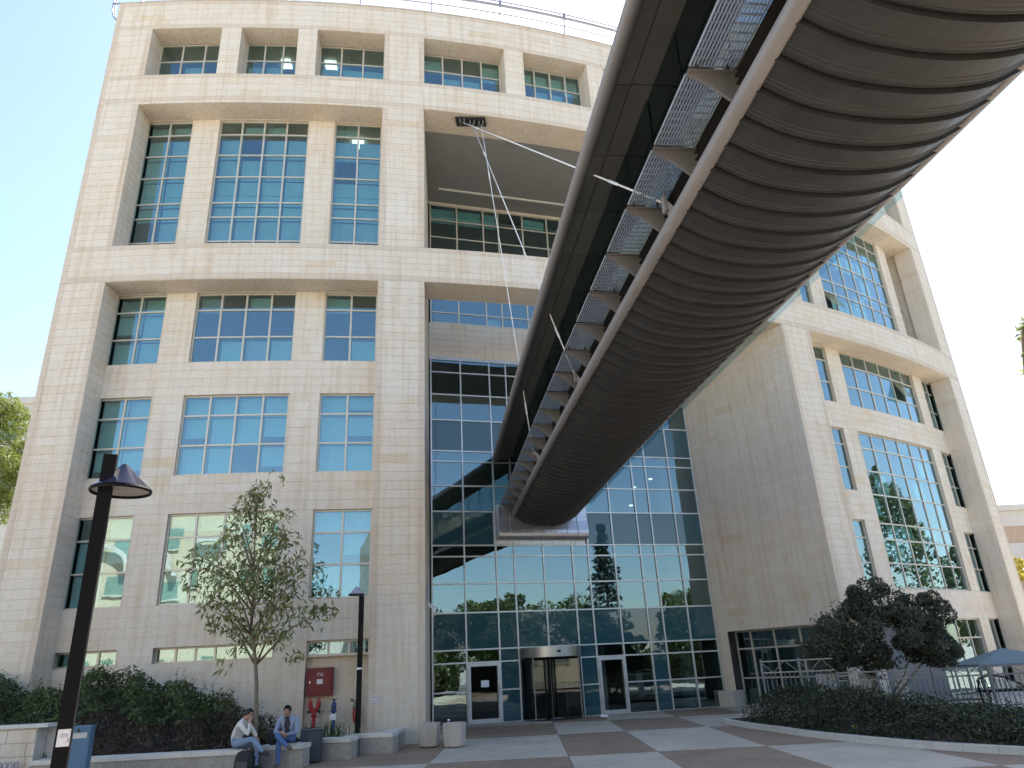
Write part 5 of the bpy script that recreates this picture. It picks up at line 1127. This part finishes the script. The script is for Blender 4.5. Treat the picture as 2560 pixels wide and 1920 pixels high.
m = MB(); m.tube([(-6.10, 16.75, .45), (-6.09, 16.75, .50), (-6.02, 16.75, .50), (-6.01, 16.75, .45)], .012, 6); m.build("top_loop", bagm, t, True)
m = MB(); m.tube([(-5.97, 16.80, .43), (-5.86, 16.82, .32), (-5.87, 16.82, .1)], .018, 6); m.build("shoulder_strap", bagm, t, True)
soft_bag("shoulder_bag", (-5.83, 17.85, .62), (.10, .10, .16), "black bag on the seat wall beside the person in the hooded top", bagm)
# grass tuft by the hydrants
tf = thing("grass_tuft", (-5.0, 19.6, .34), "tuft of long green blades below the red hydrant", "plant"); P = []
m = MB()
for k in range(70):
    a = Vector((-5.0 + random.gauss(0, .28), 19.6 + random.gauss(0, .12), .33)); d = Vector((random.gauss(0, .14), random.gauss(0, .12), random.uniform(.3, .6))); s_ = Vector((.012, 0, 0)); b_ = a + d * .6; c = a + d + Vector((d.x, d.y, 0)) * .7
    m.add([a - s_, a + s_, b_ + s_ * .7, c, b_ - s_ * .7], [(0, 1, 2, 3, 4)], random.random())
setp(m.build("blades", leaf_hedge, tf, tint=True), kind="stuff")

# low trees, and hedges added to hide bright ground mirrored in the entrance glass
for (x0, y0, x1, y1, hh, lab) in ((5, -17, 17, -9, 2.4, "added hedge hiding the bright ground mirrored in the left door glass"), (18, -8, 31, 8, 2.6, "added hedge hiding the bright ground mirrored in the right door glass"), (32, 9, 40, 26, 2.6, "added hedge hiding the bright ground mirrored at the right end of the entrance glass")):
    n = 7000; u = rng.uniform(0, 1, n); w_ = rng.normal(0, .55, n); dx, dy = x1 - x0, y1 - y0; L = math.hypot(dx, dy)
    P = np.stack([x0 + dx * u - dy / L * w_, y0 + dy * u + dx / L * w_, rng.uniform(0, 1, n) ** .7 * (hh + .25 * np.sin(u * 40))], 1)
    t = thing("added_hedge", ((x0 + x1) / 2, (y0 + y1) / 2, 0), lab, "hedge"); setp(leaf_mesh("hedge_leaves", P, None, .34, .5, leaf_hedge, t, rng.uniform(0, 1, n)), kind="stuff")
    m = MB(); a, b = Vector((x0, y0, 0)), Vector((x1, y1, 0)); nn = Vector((-dy / L, dx / L, 0)) * .35; m.hexa([a - nn, b - nn, b + nn, a + nn] + [q + Vector((0, 0, hh * .85)) for q in (a - nn, b - nn, b + nn, a + nn)]); m.build("branch_core", soil_m, t)
for (x, y, hh, w_, lab) in ((20, -3, 6.5, 3.2, "low round tree mirrored behind the revolving door"), (29, 10, 7, 3.4, "low round tree mirrored beside the right glass door"), (11, -12, 6, 3.0, "low round tree mirrored in the left entrance panes")):
    clump_tree("broadleaf_tree", (x, y, 0), lab, "tree", [[(x, y, 0), (x, y, hh * .5), (x, y, hh * .8)]], rnd_clumps((x, y, hh * .55), (w_, w_, hh * .40), 60, w_ * .25, 150, .85), .36, leaf_green, .45, None, .25, .1)
